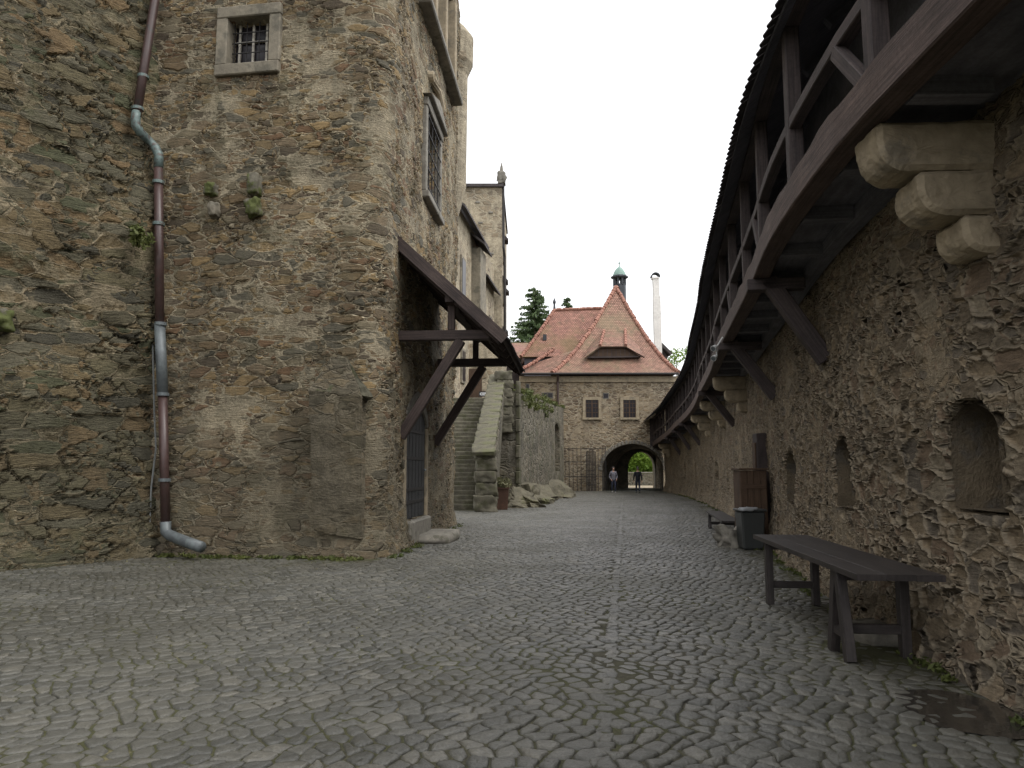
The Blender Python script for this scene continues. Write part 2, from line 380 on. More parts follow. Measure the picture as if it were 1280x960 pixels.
# setts
t = NT('basalt_setts'); o = t.obj(); at_ = t.n('ShaderNodeAttribute'); at_.attribute_name = 'rnd'; r = at_.outputs['Fac']
n1 = t.noise(o, 14, 5, .65)[0]; n2 = t.noise(o, 60, 4, .65)[0]; n3 = t.noise(o, .5, 4, .6)[0]
col = t.ramp(r, [(0, (.06, .06, .052)), (.3, (.079, .078, .068)), (.6, (.094, .092, .079)), (.85, (.108, .104, .088)), (1, (.132, .125, .104))])
col = t.mixc(.9, col, t.ramp(n1, [(.3, (.66, .66, .66)), (.7, (1.32, 1.31, 1.29))]), 'MULTIPLY')
col = t.mixc(.6, col, t.ramp(n2, [(.3, (.65, .65, .65)), (.7, (1.35, 1.35, 1.35))]), 'MULTIPLY')
col = t.mixc(t.math('MULTIPLY', t.ss(n3, .42, .68), .45), col, (.1, .094, .072))
dirt = t.ss(t.noise(o, .3, 5, .65)[0], .46, .6)
col = t.mixc(t.math('MULTIPLY', dirt, .55), col, (.052, .049, .036))
t.bump(t.math('ADD', n1, t.math('MULTIPLY', n2, .4)), .016)
M['sett'] = t.fin(col, t.mixf(t.ss(n3, .35, .65), .34, .55), .55)
t = NT('puddle_water'); o = t.obj(); t.bump(t.noise(o, 9, 3)[0], .003); M['water'] = t.fin((.035, .031, .026), .06, .6)

# ------------------------------------------------------------------ world, sun, view
W = bpy.data.worlds.new("World"); S.world = W; W.use_nodes = True
wt = W.node_tree; bg = wt.nodes['Background']
SUN_EL, SUN_AZ = R(58), R(118)          # high soft sun over the right-hand wall, slightly behind the camera
sky = wt.nodes.new('ShaderNodeTexSky'); sky.sky_type = 'NISHITA'; sky.sun_disc = False; sky.sun_elevation = SUN_EL; sky.sun_rotation = SUN_AZ
sky.air_density = 1.0; sky.dust_density = 6.0; sky.ozone_density = 1.0
hs = wt.nodes.new('ShaderNodeHueSaturation'); hs.inputs['Saturation'].default_value = .12
mxs = wt.nodes.new('ShaderNodeMix'); mxs.data_type = 'RGBA'; mxs.inputs[0].default_value = .6; mxs.inputs[7].default_value = (10.5, 10.6, 10.9, 1)   # the even cloud deck
wt.links.new(sky.outputs[0], hs.inputs['Color']); wt.links.new(hs.outputs[0], mxs.inputs[6]); wt.links.new(mxs.outputs[2], bg.inputs[0]); bg.inputs[1].default_value = .13
sl = bpy.data.lights.new("sun", 'SUN'); sl.energy = .7; sl.angle = R(25); sl.color = (1, .96, .9)
so = bpy.data.objects.new("sun", sl); C.objects.link(so)
sd = Vector((math.sin(SUN_AZ) * math.cos(SUN_EL), math.cos(SUN_AZ) * math.cos(SUN_EL), math.sin(SUN_EL)))
so.rotation_euler = (-sd).to_track_quat('-Z', 'Y').to_euler(); so.location = (20, -10, 40)
S.view_settings.view_transform = 'Standard'; S.view_settings.look = 'None'; S.view_settings.gamma = 1; S.view_settings.use_curve_mapping = False
S.view_settings.exposure = 0.7
S.render.engine = 'CYCLES'; S.cycles.use_denoising = True; S.cycles.denoising_input_passes = 'RGB_ALBEDO_NORMAL'; S.cycles.denoising_prefilter = 'NONE'
try: S.cycles.denoiser = 'OPENIMAGEDENOISE'
except Exception: pass
S.cycles.use_adaptive_sampling = True; S.cycles.adaptive_threshold = .012; S.cycles.sample_clamp_indirect = 3; S.cycles.max_bounces = 6; S.cycles.diffuse_bounces = 4; S.cycles.glossy_bounces = 3; S.cycles.transmission_bounces = 3

# ------------------------------------------------------------------ curved right wall (plan)
_Y = [-9, -4, 0, 4, 6, 8.5, 12, 16, 20, 26, 31, 38, 48, 57.4]
_X = [3.5, 3.5, 3.5, 3.55, 3.6, 3.88, 4.6, 5.45, 6.33, 7.5, 8.5, 9.6, 10.8, 11.42]
def _cat(y):
    i = max(0, min(len(_Y) - 2, int(np.searchsorted(_Y, y)) - 1))
    y0, y1 = _Y[i], _Y[i + 1]; h = y1 - y0
    sl_ = lambda k: (_X[min(k + 1, len(_X) - 1)] - _X[max(k - 1, 0)]) / (_Y[min(k + 1, len(_Y) - 1)] - _Y[max(k - 1, 0)])
    m0, m1 = sl_(i), sl_(i + 1); s = (y - y0) / h
    return (2*s**3-3*s**2+1)*_X[i] + (s**3-2*s**2+s)*h*m0 + (-2*s**3+3*s**2)*_X[i+1] + (s**3-s**2)*h*m1
TY = np.linspace(-9, 57.4, 1400); TX = np.array([_cat(y) for y in TY])
wx = lambda y: np.interp(y, TY, TX)
def wn(y):
    d = (wx(y + .3) - wx(y - .3)) / .6
    l = math.sqrt(1 + d * d); return Vector((-1 / l, d / l, 0))       # towards the street
def wp(y, off, z): p = Vector((float(wx(y)), y, 0)) + wn(y) * off; p.z = z; return p
HB = lambda y: float(np.interp(y, [0, 30, 44, 57.5], [4.2, 4.2, 4.0, 3.3]))
HE = lambda y: float(np.interp(y, [0, 30, 44, 57.5], [6.12, 6.12, 5.85, 5.2]))
OB = lambda y: float(np.interp(y, [5.6, 10, 18, 30, 57], [.85, .76, .92, .92, .75]))
OE = lambda y: float(np.interp(y, [0, 8, 18, 30, 57], [1.0, 1.0, 1.24, 1.25, 1.42]))

def fbm(P, sc, oct=3):
    out = np.zeros(len(P))
    for i, p in enumerate(P): out[i] = mn.fractal(Vector(p) * sc, 1.0, 2.0, oct)
    return out

# ------------------------------------------------------------------ ground
g = MB(); g.add([(-1500, -1500, -.0085), (1500, -1500, -.0085), (1500, 1500, -.0085), (-1500, 1500, -.0085)], [(0, 1, 2, 3)])
tag(g.build('ground', M['earth']), 'earth and mossy dirt showing between the worn setts', 'ground', kind='structure')

A, B = .146, .138
LX = lambda y: .45 - 4.07 * .1475 + .1475 * y                    # the straight seam down the street
def hsh(i, j, k): 
    x = np.sin(i * 127.1 + j * 311.7 + k * 74.7) * 43758.5453
    return x - np.floor(x)
V_all = []; F3 = []; Rn = []; nv = 0
ii, jj = np.meshgrid(np.arange(-100, 94), np.arange(0, 438)); ii = ii.ravel(); jj = jj.ravel()
cx = ii * A + (jj % 2) * A / 2 + 1.5; cy = jj * B - .5
wall_x = wx(np.clip(cy, -9, 57.4))
side_x = np.where(cy < 13, -12.5, np.where(cy < 16.5, -9.2, np.where(cy < 23.5, -2.55 + .079 * (cy - 14.2), np.where(cy < 30, -3.2, np.where(cy < 36, -1.0 + .14 * (cy - 29), .2 + .185 * (cy - 36))))))
keep = (cx < wall_x + .1) & (cx > side_x) & (cy < 59.5) & (np.abs(cx - LX(cy)) > .03)
keep &= ~((cy > 30) & (cx < LX(cy) - 9))
ii, jj, cx, cy = ii[keep], jj[keep], cx[keep], cy[keep]
K = np.array([(0, 2), (-1, 1), (-1, -1), (0, -2), (1, -1), (1, 1)])      # corner lattice steps
gx = 2 * ii + (jj % 2); gy = 3 * jj
PX = np.zeros((len(ii), 6)); PY = np.zeros((len(ii), 6))
for k, (a, b) in enumerate(K):
    qx, qy = gx + a, gy + b
    jx = (hsh(qx, qy, 1) - .5) * .074; jy = (hsh(qx, qy, 2) - .5) * .072
    PX[:, k] = qx * A / 2 + 1.5 + jx; PY[:, k] = qy * B / 3 - .5 + jy
# slow warp so the courses wander
def warp(x, y):
    return x + .05 * np.sin(y * 1.3 + .6 * np.sin(x * 1.1)) + .04 * np.sin(y * 5.1 + 2 * x), y + .05 * np.sin(x * .8 + 1.0) + .03 * np.sin(x * 4.7 - y)
PX, PY = warp(PX, PY)
def emit_setts(PX, PY, seed, chaikin, gap0=.003, gap1=.011):
    global nv
    n, k = PX.shape
    if chaikin:
        a = .15; QX = np.empty((n, 2 * k)); QY = np.empty((n, 2 * k))
        for q in range(k):
            q2 = (q + 1) % k
            QX[:, 2*q] = PX[:, q]*(1-a) + PX[:, q2]*a; QX[:, 2*q+1] = PX[:, q]*a + PX[:, q2]*(1-a)
            QY[:, 2*q] = PY[:, q]*(1-a) + PY[:, q2]*a; QY[:, 2*q+1] = PY[:, q]*a + PY[:, q2]*(1-a)
        PX, PY, k = QX, QY, 2 * k
    rg = np.random.default_rng(seed)
    mx, my = PX.mean(1), PY.mean(1); dx, dy = PX - mx[:, None], PY - my[:, None]; dl = np.hypot(dx, dy) + 1e-6
    gap = (gap0 + rg.random(n) * gap1)[:, None]
    low = np.array([mn.noise(Vector((x * .55, y * .55, 3.1))) + .6 * mn.noise(Vector((x * 1.9, y * 1.9, 7.7))) for x, y in zip(mx, my)])
    edge = np.clip((wx(np.clip(my, -9, 57.4)) - mx) / 1.1, 0, 1)
    lft = np.where(my < 16, np.clip((mx + 9.5 + (my - 12) * -.0) / 2.5, 0, 1), 1)
    fr = np.where((mx < -2.4) & (my > 10), np.clip((13.9 + .152 * (-2.6 - mx) - my) / 1.6, 0, 1), 1)
    h = .001 + low * .009 + (rg.random(n) - .5) * .007 - .014 * (1 - edge) - .013 * (1 - np.minimum(lft, fr))
    tx, ty = (rg.random(n) - .5) * .07, (rg.random(n) - .5) * .07
    rings = []
    for ins, dz in ((gap * .4, -.05), (gap, -.009), (gap + .009, .0), (gap + .03, .002)):
        f = np.clip(1 - ins / dl, .1, 1); x = mx[:, None] + dx * f; y = my[:, None] + dy * f
        z = h[:, None] + dz + tx[:, None] * dx * f + ty[:, None] * dy * f
        rings.append(np.stack([x, y, z], -1))
    cen = np.stack([mx, my, h + .005], -1)[:, None, :]
    Vs = np.concatenate(rings + [cen], 1); per = 4 * k + 1
    base = nv + np.arange(n)[:, None] * per
    for r_ in range(3):
        for q in range(k):
            q2 = (q + 1) % k
            a, b, c, d = r_*k+q, r_*k+q2, (r_+1)*k+q2, (r_+1)*k+q
            F3.append(base + np.array([[a, b, c]])); F3.append(base + np.array([[a, c, d]]))
    for q in range(k): F3.append(base + np.array([[3*k+q, 3*k+(q+1) % k, 4*k]]))
    V_all.append(Vs.reshape(-1, 3)); Rn.append(np.repeat(rg.random(n), per)); nv += n * per
near = cy < 13
emit_setts(PX[near], PY[near], 1, True)
emit_setts(PX[~near], PY[~near], 2, False)
# the seam: four files of squared setts
sx_ = []; sy_ = []
for c in range(1):
    y = .2; w0 = -.062
    while y < 57:
        L = random.uniform(.1, .19); jt = lambda: random.uniform(-.024, .024)
        q = [(w0, y), (w0, y + L), (w0 + .125, y + L), (w0 + .125, y)]
        q = [(LX(b) + a + jt(), b + jt()) for a, b in q][::-1]
        # counter-clockwise, with a mid point on the long sides
        q = [q[0], q[1], ((q[1][0]+q[2][0])/2 + jt(), (q[1][1]+q[2][1])/2 + jt()), q[2], q[3], ((q[3][0]+q[0][0])/2 + jt(), (q[3][1]+q[0][1])/2 + jt())]
        sx_.append([p[0] for p in q]); sy_.append([p[1] for p in q]); y += L
emit_setts(np.array(sx_), np.array(sy_), 3, True, .004, .012)
st = mesh_np('cobbled_street', np.concatenate(V_all), np.concatenate(F3), M['sett'], smooth=False, attr=np.concatenate(Rn))
tag(st, 'worn grey cobbled street with a straight seam of squared setts', 'street', kind='structure')

# wet hollow by the wall foot
pv = [(2.95, 5.35, 0), (3.1, 5.05, 0)]
pts = []
for k in range(28):
    a = 2 * math.pi * k / 28; rr = 1 + .28 * mn.noise(Vector((math.cos(a) * 1.3, math.sin(a) * 1.3, 5)))
    pts.append((3.0 + .4 * rr * math.cos(a), 5.25 + .5 * rr * math.sin(a), .004))
m_ = MB(); m_.add(pts, [tuple(range(28))]); tag(m_.build('puddle', M['water']), 'shallow muddy puddle in the setts at the foot of the right wall', 'puddle', kind='structure')

# ------------------------------------------------------------------ grid walls with real relief
def grid_wall(name, mat, P, N, zs, off, parent):
    P = np.asarray(P); N = np.asarray(N); zs = np.asarray(zs); nu, nz = len(P), len(zs)
    U = np.concatenate([[0], np.cumsum(np.hypot(*(np.diff(P, axis=0).T)))])
    O = off(U[:, None] + 0 * zs[None, :], 0 * U[:, None] + zs[None, :])
    V = np.empty((nu, nz, 3))
    V[..., 0] = P[:, 0, None] + N[:, 0, None] * O; V[..., 1] = P[:, 1, None] + N[:, 1, None] * O; V[..., 2] = zs[None, :]
    i, j = np.meshgrid(np.arange(nu - 1), np.arange(nz - 1), indexing='ij'); a = (i * nz + j).ravel()
    Fq = np.stack([a, a + nz, a + nz + 1, a + 1], -1)
    return mesh_np(name, V.reshape(-1, 3), Fq, mat, parent, smooth=True)

def resample(poly, steps):
    out = [];
    for (a, b), st_ in zip(zip(poly[:-1], poly[1:]), steps):
        a, b = np.array(a), np.array(b); n = max(1, int(round(np.linalg.norm(b - a) / st_)))
        for k in range(n): out.append(a + (b - a) * k / n)
    out.append(np.array(poly[-1])); return np.array(out)
def normals(P, flip=1):
    d = np.gradient(P, axis=0); n = np.stack([d[:, 1], -d[:, 0]], -1) * flip
    n /= np.linalg.norm(n, axis=1)[:, None] + 1e-9; return n
def hit(px, py, P):                                            # where a sight line meets a plan line
    d = ray(px, py); U = 0.0; best = None
    for a, b in zip(P[:-1], P[1:]):
        e = b - a; L = float(np.hypot(*e)); den = d.x * e[1] - d.y * e[0]
        if abs(den) > 1e-9:
            tt = (a[0] * e[1] - a[1] * e[0]) / den
            s = (d.x * tt - a[0]) * e[0] + (d.y * tt - a[1]) * e[1]; s /= L * L
            if tt > 0 and -1e-6 <= s <= 1 + 1e-6 and (best is None or tt < best[0]):
                nrm = Vector((e[1] / L, -e[0] / L, 0))
                best = (tt, U + s * L, EYE + d.z * tt, Vector((d.x * tt, d.y * tt, EYE + d.z * tt)), nrm)
        U += L
    return best

# ---- right curtain wall
cw = thing('curtain_wall', (4, 8, 0), 'long curved rubble curtain wall under the timber gallery, with arched niches', 'wall')
ys = [-9.0]
while ys[-1] < 57.2:
    y = ys[-1]; ys.append(y + (.2 if y < 3 else max(.028, .0034 * y)))
ys = np.array(ys); Pw = np.stack([wx(ys), ys], -1)
Nw = np.array([list(wn(float(y)))[:2] for y in ys])
Yof = np.interp
Uw = np.concatenate([[0], np.cumsum(np.hypot(*(np.diff(Pw, axis=0).T)))])
niches = [(5.55, 6.33, 1.24, 2.16, .5), (8.88, 9.72, 1.1, 2.02, .45), (12.85, 14.05, 1.0, 1.95, .42), (27.6, 28.3, 1.1, 1.95, .3), (32.6, 33.4, 1.15, 1.95, .3), (42, 43, 1.0, 2.0, .35), (47, 48.2, 1.0, 2.0, .35)]
def off_cw(U, Z):
    Y = np.interp(U, Uw, ys); O = np.zeros_like(U)
    O += .17 * np.clip(1 - Z / .75, 0, 1) ** 1.4 + .02 * np.sin(U * .9) + .025 * np.sin(U * 2.3 + Z * 2)
    for a, b, z0, z1, dp in niches:
        m = (a + b) / 2; hw = (b - a) / 2; sp = z1 - hw * .75
        ins = (np.abs(Y - m) < hw) & (Z > z0) & ((Z < sp) | (((Y - m) / hw) ** 2 + (np.maximum(Z - sp, 0) / (z1 - sp)) ** 2 < 1))
        O = np.where(ins, -dp + .02 * np.sin(9 * U) * np.sin(11 * Z), O)
    return O
zs = np.concatenate([np.arange(-.05, 3.2, .028), np.arange(3.2, 4.5, .05)])
grid_wall('wall', M['curtain'], Pw, Nw, zs, off_cw, cw)
# plastered linings of the niches
for a, b, z0, z1, dp in niches[:3]:
    mb = MB(); m = (a + b) / 2; hw = (b - a) / 2 - .05; sp = z1 - hw * .8; zt_ = z1 - .05
    rim = [(m - hw, z0 + .05)] + [(m - hw, z0 + (sp - z0) * k / 3) for k in (1, 2)] + [(m - hw * math.cos(q), sp + (zt_ - sp) * math.sin(q)) for q in np.linspace(0, math.pi, 13)] + [(m + hw, z0 + (sp - z0) * k / 3) for k in (2, 1)] + [(m + hw, z0 + .05)]
    fr_ = [wp(y, .0 + .02 * mn.noise(Vector((y * 9, z * 9, 0))), z) for y, z in rim]; bk_ = [wp(y, -dp + .1, z) for y, z in rim]
    n_ = len(rim)
    for k in range(n_): k2 = (k + 1) % n_; mb.add([fr_[k], fr_[k2], bk_[k2], bk_[k]], [(0, 1, 2, 3)])
    mb.add(bk_, [tuple(range(n_))]); mb.build('niche_lining', M['niche'], cw)
CORB = []
def profile_corbel(y, ztop, parent, reach=.8, w=.42, h=1.0, mat='sand'):
    # three stepped rounded stones
    nrm = wn(y); tdir = Vector((-nrm.y, nrm.x, 0))
    z = ztop
    for k, (rch, hh) in enumerate(((reach, h * .38), (reach * .66, h * .34), (reach * .3, h * .28))):
        poly = [(-.14, z), (rch, z), (rch, z - hh * .42)]
        for q in range(1, 7):
            a = q / 6 * math.pi / 2; poly.append((rch - hh * .58 * (1 - math.cos(a)), z - hh * .42 - hh * .58 * math.sin(a)))
        poly.append((-.14, z - hh))
        base = Vector((float(wx(y)), y, 0)) - tdir * (w / 2)
        mb = MB(); mb.prism([base + nrm * a + Vector((0, 0, b)) for a, b in poly], tdir * w)
        CORB.append(mb.build('corbel', M[mat], parent, bevel=.035)); z -= hh + .004
for y in (5.62, -1.5, 21.2, 28.8, 35.2, 54.5): profile_corbel(y, HB(y) - .003, cw, OB(y) - .02, w=.44)

# ---- timber gallery
gal = thing('timber_gallery', (3, 10, 4.2), 'covered dark timber gallery carried along the top of the curved right wall', 'gallery')
def sweep(name, mat, o0, o1, z0, z1, Y0, Y1, step=.6, wig=0.0, parent=gal, bevel=.0):
    mb = MB(); n = max(2, int((Y1 - Y0) / step)); prev = None; L = 0; vs = []; fs = []; us = []
    fn = lambda f, y: f(y) if callable(f) else f
    for i in range(n + 1):
        y = Y0 + (Y1 - Y0) * i / n; a, b, c, d = fn(o0, y), fn(o1, y), fn(z0, y), fn(z1, y)
        j = wig * mn.noise(Vector((y * 1.7, 3, 1))); 
        vs += [wp(y, a, c), wp(y, b, c), wp(y, b, d + j), wp(y, a, d + j)]
        if i:
            L0 = L; L += (vs[-4] - vs[-8]).length; m = 4 * i
            for k in range(4):
                k2 = (k + 1) % 4
                fs.append((m - 4 + k, m - 4 + k2, m + k2, m + k)); us.append([(L0, k * .23), (L0, k * .23 + .22), (L, k * .23 + .22), (L, k * .23)])
    fs += [(3, 2, 1, 0), (4 * n, 4 * n + 1, 4 * n + 2, 4 * n + 3)]; us += [[(0, 0)] * 4] * 2
    mb.add(vs, fs, us); return mb.build(name, M[mat], parent, bevel=bevel)
G0, G1 = -8, 57.2
sweep('floor_beam', 'beam', lambda y: OB(y) - .1, lambda y: OB(y) + .12, HB, lambda y: HB(y) + .24, G0, G1, bevel=.012)
sweep('edge_board', 'beam', lambda y: OB(y) + .06, lambda y: OB(y) + .1, lambda y: HB(y) + .245, lambda y: HB(y) + .34, G0, G1, .25, wig=.06)
sweep('floor_boards', 'soffit', -.12, lambda y: OB(y) - .104, lambda y: HB(y) + .14, lambda y: HB(y) + .2, G0, G1)
sweep('handrail', 'wood', lambda y: OB(y) - .05, lambda y: OB(y) + .07, lambda y: HB(y) + .88, lambda y: HB(y) + 1.0, G0, G1, bevel=.01)
sweep('wall_plate', 'wood', lambda y: OB(y) - .08, lambda y: OB(y) + .08, lambda y: HE(y) + .08, lambda y: HE(y) + .24, G0, G1)
sweep('back_boarding', 'soffit', -.2, -.14, lambda y: HB(y) + .25, lambda y: HE(y) + 1.1, G0, G1)
sweep('wall_beam', 'soffit', .03, .2, lambda y: HB(y) - .02, lambda y: HB(y) + .137, 6.2, G1)
# roof: boards and shingles, with the lap of the shingles showing along the eave
RS = math.tan(R(37)); RW = 2.9
def rpt(y, d, dz=0): return wp(y, OE(y) - d, HE(y) + d * RS + dz)
mb = MB(); n = 130; vs = []; fs = []; us = []; L = 0
for i in range(n + 1):
    y = G0 + (G1 - G0) * i / n
    vs += [rpt(y, 0, -.01), rpt(y, RW, -.01), rpt(y, RW, .04), rpt(y, 0, .04)]
    if i:
        m = 4 * i; L0 = L; L += .5
        for k in range(4):
            k2 = (k + 1) % 4; fs.append((m - 4 + k, m - 4 + k2, m + k2, m + k)); us.append([(k * 3.0, L0), (k * 3.0 + 3, L0), (k * 3.0 + 3, L), (k * 3.0, L)])
fs += [(3, 2, 1, 0), (4 * n, 4 * n + 1, 4 * n + 2, 4 * n + 3)]; us += [[(0, 0)] * 4] * 2
mb.add(vs, fs, us); roof = mb.build('roof', M['soffit'], gal)
mb = MB(); y = G0
while y < G1 - .2:
    w = .17
    for row in range(12 if y < 20 else 4):
        d0 = row * .24 - .07; d1 = d0 + .36; yy = y + (row % 2) * .085
        tl = random.uniform(-.008, .008)
        a0, a1 = rpt(yy + .006, d0, .062 + tl), rpt(yy + w - .006, d0, .062 - tl); b0, b1 = rpt(yy + .006, d1, .046), rpt(yy + w - .006, d1, .046)
        mid = rpt(yy + w / 2, d0 - .035, .066)
        up = Vector((0, 0, .018))
        mb.add([a0, mid, a1, b1, b0, a0 + up, mid + up, a1 + up, b1 + up, b0 + up], [(4, 3, 2, 1, 0), (5, 6, 7, 8, 9), (0, 1, 6, 5), (1, 2, 7, 6), (2, 3, 8, 7), (4, 0, 5, 9)])
    y += w
mb.build('shingles', M['shingle'], roof)
y = -7.5; k = 0
while y < 57:
    q = MB(); q.bar(rpt(y, .75, -.08), rpt(y, RW - .1, -.08), .1, .13); q.build('rafter', M['soffit'], roof); y += .95 + .012 * max(y, 0)
y = -7.4; k = 0; posts = []
while y < 57.1:
    posts.append(y); y += 2.12 if y < 40 else 1.7
for y in posts:
    q = MB(); q.bar_axis(wp(y, OB(y), HB(y) + .243), wp(y, OB(y), HE(y) + .078), wn(y), .15, .15); q.build('post', M['wood'], gal, bevel=.012)
    if k % 2 == 0 and y < 30:
        q = MB(); q.bar(wp(y + .62, OB(y) + .03, HB(y) + .86), wp(y + .1, OB(y) + .03, HB(y) + .28), .1, .12); q.build('foot_brace', M['wood'], gal, bevel=.008)
    k += 1
for y in (10.1, 15.3, 25, 40, 45, 49.5, 2.0):
    q = MB(); q.bar(wp(y, OB(y) - .08, HB(y) - .005), wp(y, -.03, HB(y) - 1.15), .2, .22); q.build('bracket', M['wood'], gal, bevel=.012)
    q = MB(); q.bar(wp(y, OB(y) + .2, HB(y) - .08), wp(y, .21, HB(y) - .08), .2, .16); q.build('bracket_arm', M['wood'], gal, bevel=.012)
y = -6.6
while y < 57:
    q = MB(); q.bar(wp(y, OB(y) - .11, HB(y) + .07), wp(y, .205, HB(y) + .07), .16, .14); q.build('joist', M['soffit'], gal); y += 1.3 if y < 20 else 2.2
# end screen where the gallery meets the gatehouse
q = MB()
for k in range(6): q.bar(wp(57.22, .1 + k * .17, HB(57) - .3), wp(57.22, .1 + k * .17, HE(57) + .2), .16, .03, up=(0, 1, 0))
q.build('end_boarding', M['wood'], gal)

# spotlights on the bracket
sp = thing('spotlight', wp(14.9, OB(15) + .25, 3.98), 'pair of small white floodlights fixed under the gallery beam', 'lamp')
q = MB(); q.tube([wp(14.9, OB(15) + .13, 4.25), wp(14.9, OB(15) + .26, 4.05), wp(14.9, OB(15) + .26, 3.86)], .015, 8); q.build('mount', M['lampwhite'], sp)
for dz in (.06, -.14):
    q = MB(); c = wp(14.86, OB(15) + .3, 3.98 + dz); d = Vector((-.5, -.55, -.4)).normalized()
    q.tube([c - d * .08, c - d * .045, c + d * .045, c + d * .065], [.025, .042, .058, .06], 14); h_ = q.build('lamp_head', M['lampwhite'], sp, smooth=False)
    q = MB(); q.tube([c + d * .066, c + d * .07], [.05, .05], 14); q.build('lens', M['pipegrey'], h_)

# ------------------------------------------------------------------ the tower
CORN = np.array((-6.69, 14.6)); FD = np.array((.9887, -.15)); SD = np.array((.0770, .9970))
corner = np.array((-2.413, 13.95)); T0 = CORN - FD * 1.3
rad = .75; a0 = corner - FD * rad; a1 = corner + SD * rad
arc = [tuple((1 - s) ** 2 * a0 + 2 * s * (1 - s) * corner + s * s * a1) for s in np.linspace(0, 1, 9)]
END = np.array((-1.72, 22.9))
poly = [tuple(T0)] + arc + [tuple(END), (-1.95, 23.15), (-5.0, 23.9)]
PT = resample(poly, [.035] + [.04] * 8 + [.042, .1, .3])
NTn = normals(PT); UT = np.concatenate([[0], np.cumsum(np.hypot(*(np.diff(PT, axis=0).T)))])
tow = thing('stone_tower', (-5, 16, 0), 'tall rough rubble tower with rounded corner, barred window and arched door', 'tower')
def rect_uv(px0, py0, px1, py1):
    a = hit(px0, py1, PT); b = hit(px1, py1, PT); c = hit((px0 + px1) / 2, py0, PT); d = hit((px0 + px1) / 2, py1, PT)
    return a[1], b[1], d[2], c[2]
w1 = rect_uv(284, 22, 336, 80); w1 = (w1[0], w1[1], w1[2], w1[3])
du0, du1 = hit(507, 600, PT)[1], hit(531, 600, PT)[1]; dz0 = .55; dz1 = 2.62; dpk = 3.15
sw = (hit(530, 200, PT)[1], hit(546.5, 200, PT)[1], hit(537, 255, PT)[2], hit(541, 160, PT)[2])
og = (hit(527, 20, PT)[1], hit(566, 110, PT)[1] - .1, hit(527, 8, PT)[2] + .25)
bt0, bt1, btz = hit(388, 600, PT)[1], hit(462, 600, PT)[1], hit(430, 490, PT)[2]
def off_tw(U, Z):
    O = .03 * np.sin(U * 1.1 + Z * .7) + .03 * np.sin(Z * 1.9 - U * .6)
    O = O + .12 * np.clip(1 - Z / .6, 0, 1) ** 1.5
    bm = (bt0 + bt1) / 2; bw = (bt1 - bt0) / 2
    prof = np.clip((1 - np.abs(U - bm) / bw) * 5, 0, 1)
    capz = btz + .75 * np.clip(1 - np.abs(U - bm) / bw, 0, 1)
    def rec(a, b, z0, z1, d):
        nonlocal O
        O = np.where((U > a) & (U < b) & (Z > z0) & (Z < z1), -d, O)
    rec(w1[0], w1[1], w1[2], w1[3], .45); rec(sw[0], sw[1], sw[2], sw[3], .4); rec(og[0], og[1], og[2], og[2] + 3, .35)
    um = (du0 + du1) / 2; hw = (du1 - du0) / 2
    ins = (np.abs(U - um) < hw) & (Z > dz0 - .02) & (Z < dz1 + (dpk - dz1) * np.sqrt(np.clip(1 - np.abs(U - um) / hw, 0, 1)))
    O = np.where(ins, -.16, O)
    return O
zs = np.concatenate([np.arange(-.05, 12.5, .04), np.arange(12.5, 18.6, .055), [19, 20]])
grid_wall('wall', M['tower'], PT, NTn, zs, off_tw, tow)
def tp(u, z, o=0.0):
    x = np.interp(u, UT, PT[:, 0]); y = np.interp(u, UT, PT[:, 1]); i = int(np.clip(np.searchsorted(UT, u), 0, len(UT) - 1)); n_ = NTn[i]
    return Vector((x + n_[0] * o, y + n_[1] * o, z))
def tnorm(u): i = int(np.clip(np.searchsorted(UT, u), 0, len(UT) - 1)); return Vector((*NTn[i], 0))
def roughen(o, lv=4, st=.04, sc=.25):
    m1 = o.modifiers.new('fine', 'SUBSURF'); m1.subdivision_type = 'SIMPLE'; m1.levels = lv; m1.render_levels = lv
    tx_ = bpy.data.textures.get('rough_%g' % sc) or bpy.data.textures.new('rough_%g' % sc, 'CLOUDS'); tx_.noise_scale = sc; tx_.noise_depth = 4
    m2 = o.modifiers.new('wear', 'DISPLACE'); m2.texture = tx_; m2.strength = st; m2.mid_level = .5; m2.texture_coords = 'GLOBAL'; return o
for o_ in CORB: roughen(o_, 4, .04, .16)
bm_ = (bt0 + bt1) / 2
q = MB(); bt0 += .1; bt1 -= .08; pr = [tp(bt0 + .05, .5, .02), tp(bt1 - .02, .35, .02), tp(bt1 + .02, btz - .12, .02), tp(bm_ + .12, btz + .62, .02), tp(bm_ - .1, btz + .66, .02), tp(bt0 - .02, btz, .02)]
nb_ = tnorm(bm_); fr_ = [p + nb_ * (.1, .1, .42, .2, .2, .4)[k] for k, p in enumerate(pr)]
q.add(pr + fr_, [(6, 7, 8, 11), (11, 8, 9, 10), (0, 1, 7, 6), (1, 2, 8, 7), (2, 3, 9, 8), (3, 4, 10, 9), (4, 5, 11, 10), (5, 0, 6, 11)])
roughen(q.build('buttress', M['buttress'], tow, smooth=False), 5, .1, .4)
M['capstone'] = grit('mossy_capstone', (.085, .079, .055), .4, 7, .92, .02, blot=((.06, .065, .025), 2.5, .5))
q = MB(); A_ = [tp(bt0 - .03, btz + .02, .43), tp(bt1 + .0, btz - .12, .4), tp(bm_ + .1, btz + .66, .12), tp(bm_ - .08, btz + .68, .12)]
B_ = [tp(bt0 - .02, btz - .1, .03), tp(bt1 - .01, btz - .24, .03), tp(bm_ + .12, btz + .56, -.02), tp(bm_ - .1, btz + .58, -.02)]
q.add(A_ + B_, [(0, 1, 2, 3), (4, 7, 6, 5), (0, 4, 5, 1), (1, 5, 6, 2), (2, 6, 7, 3), (3, 7, 4, 0)])
roughen(q.build('buttress_cap', M['capstone'], tow), 5, .12, .35)
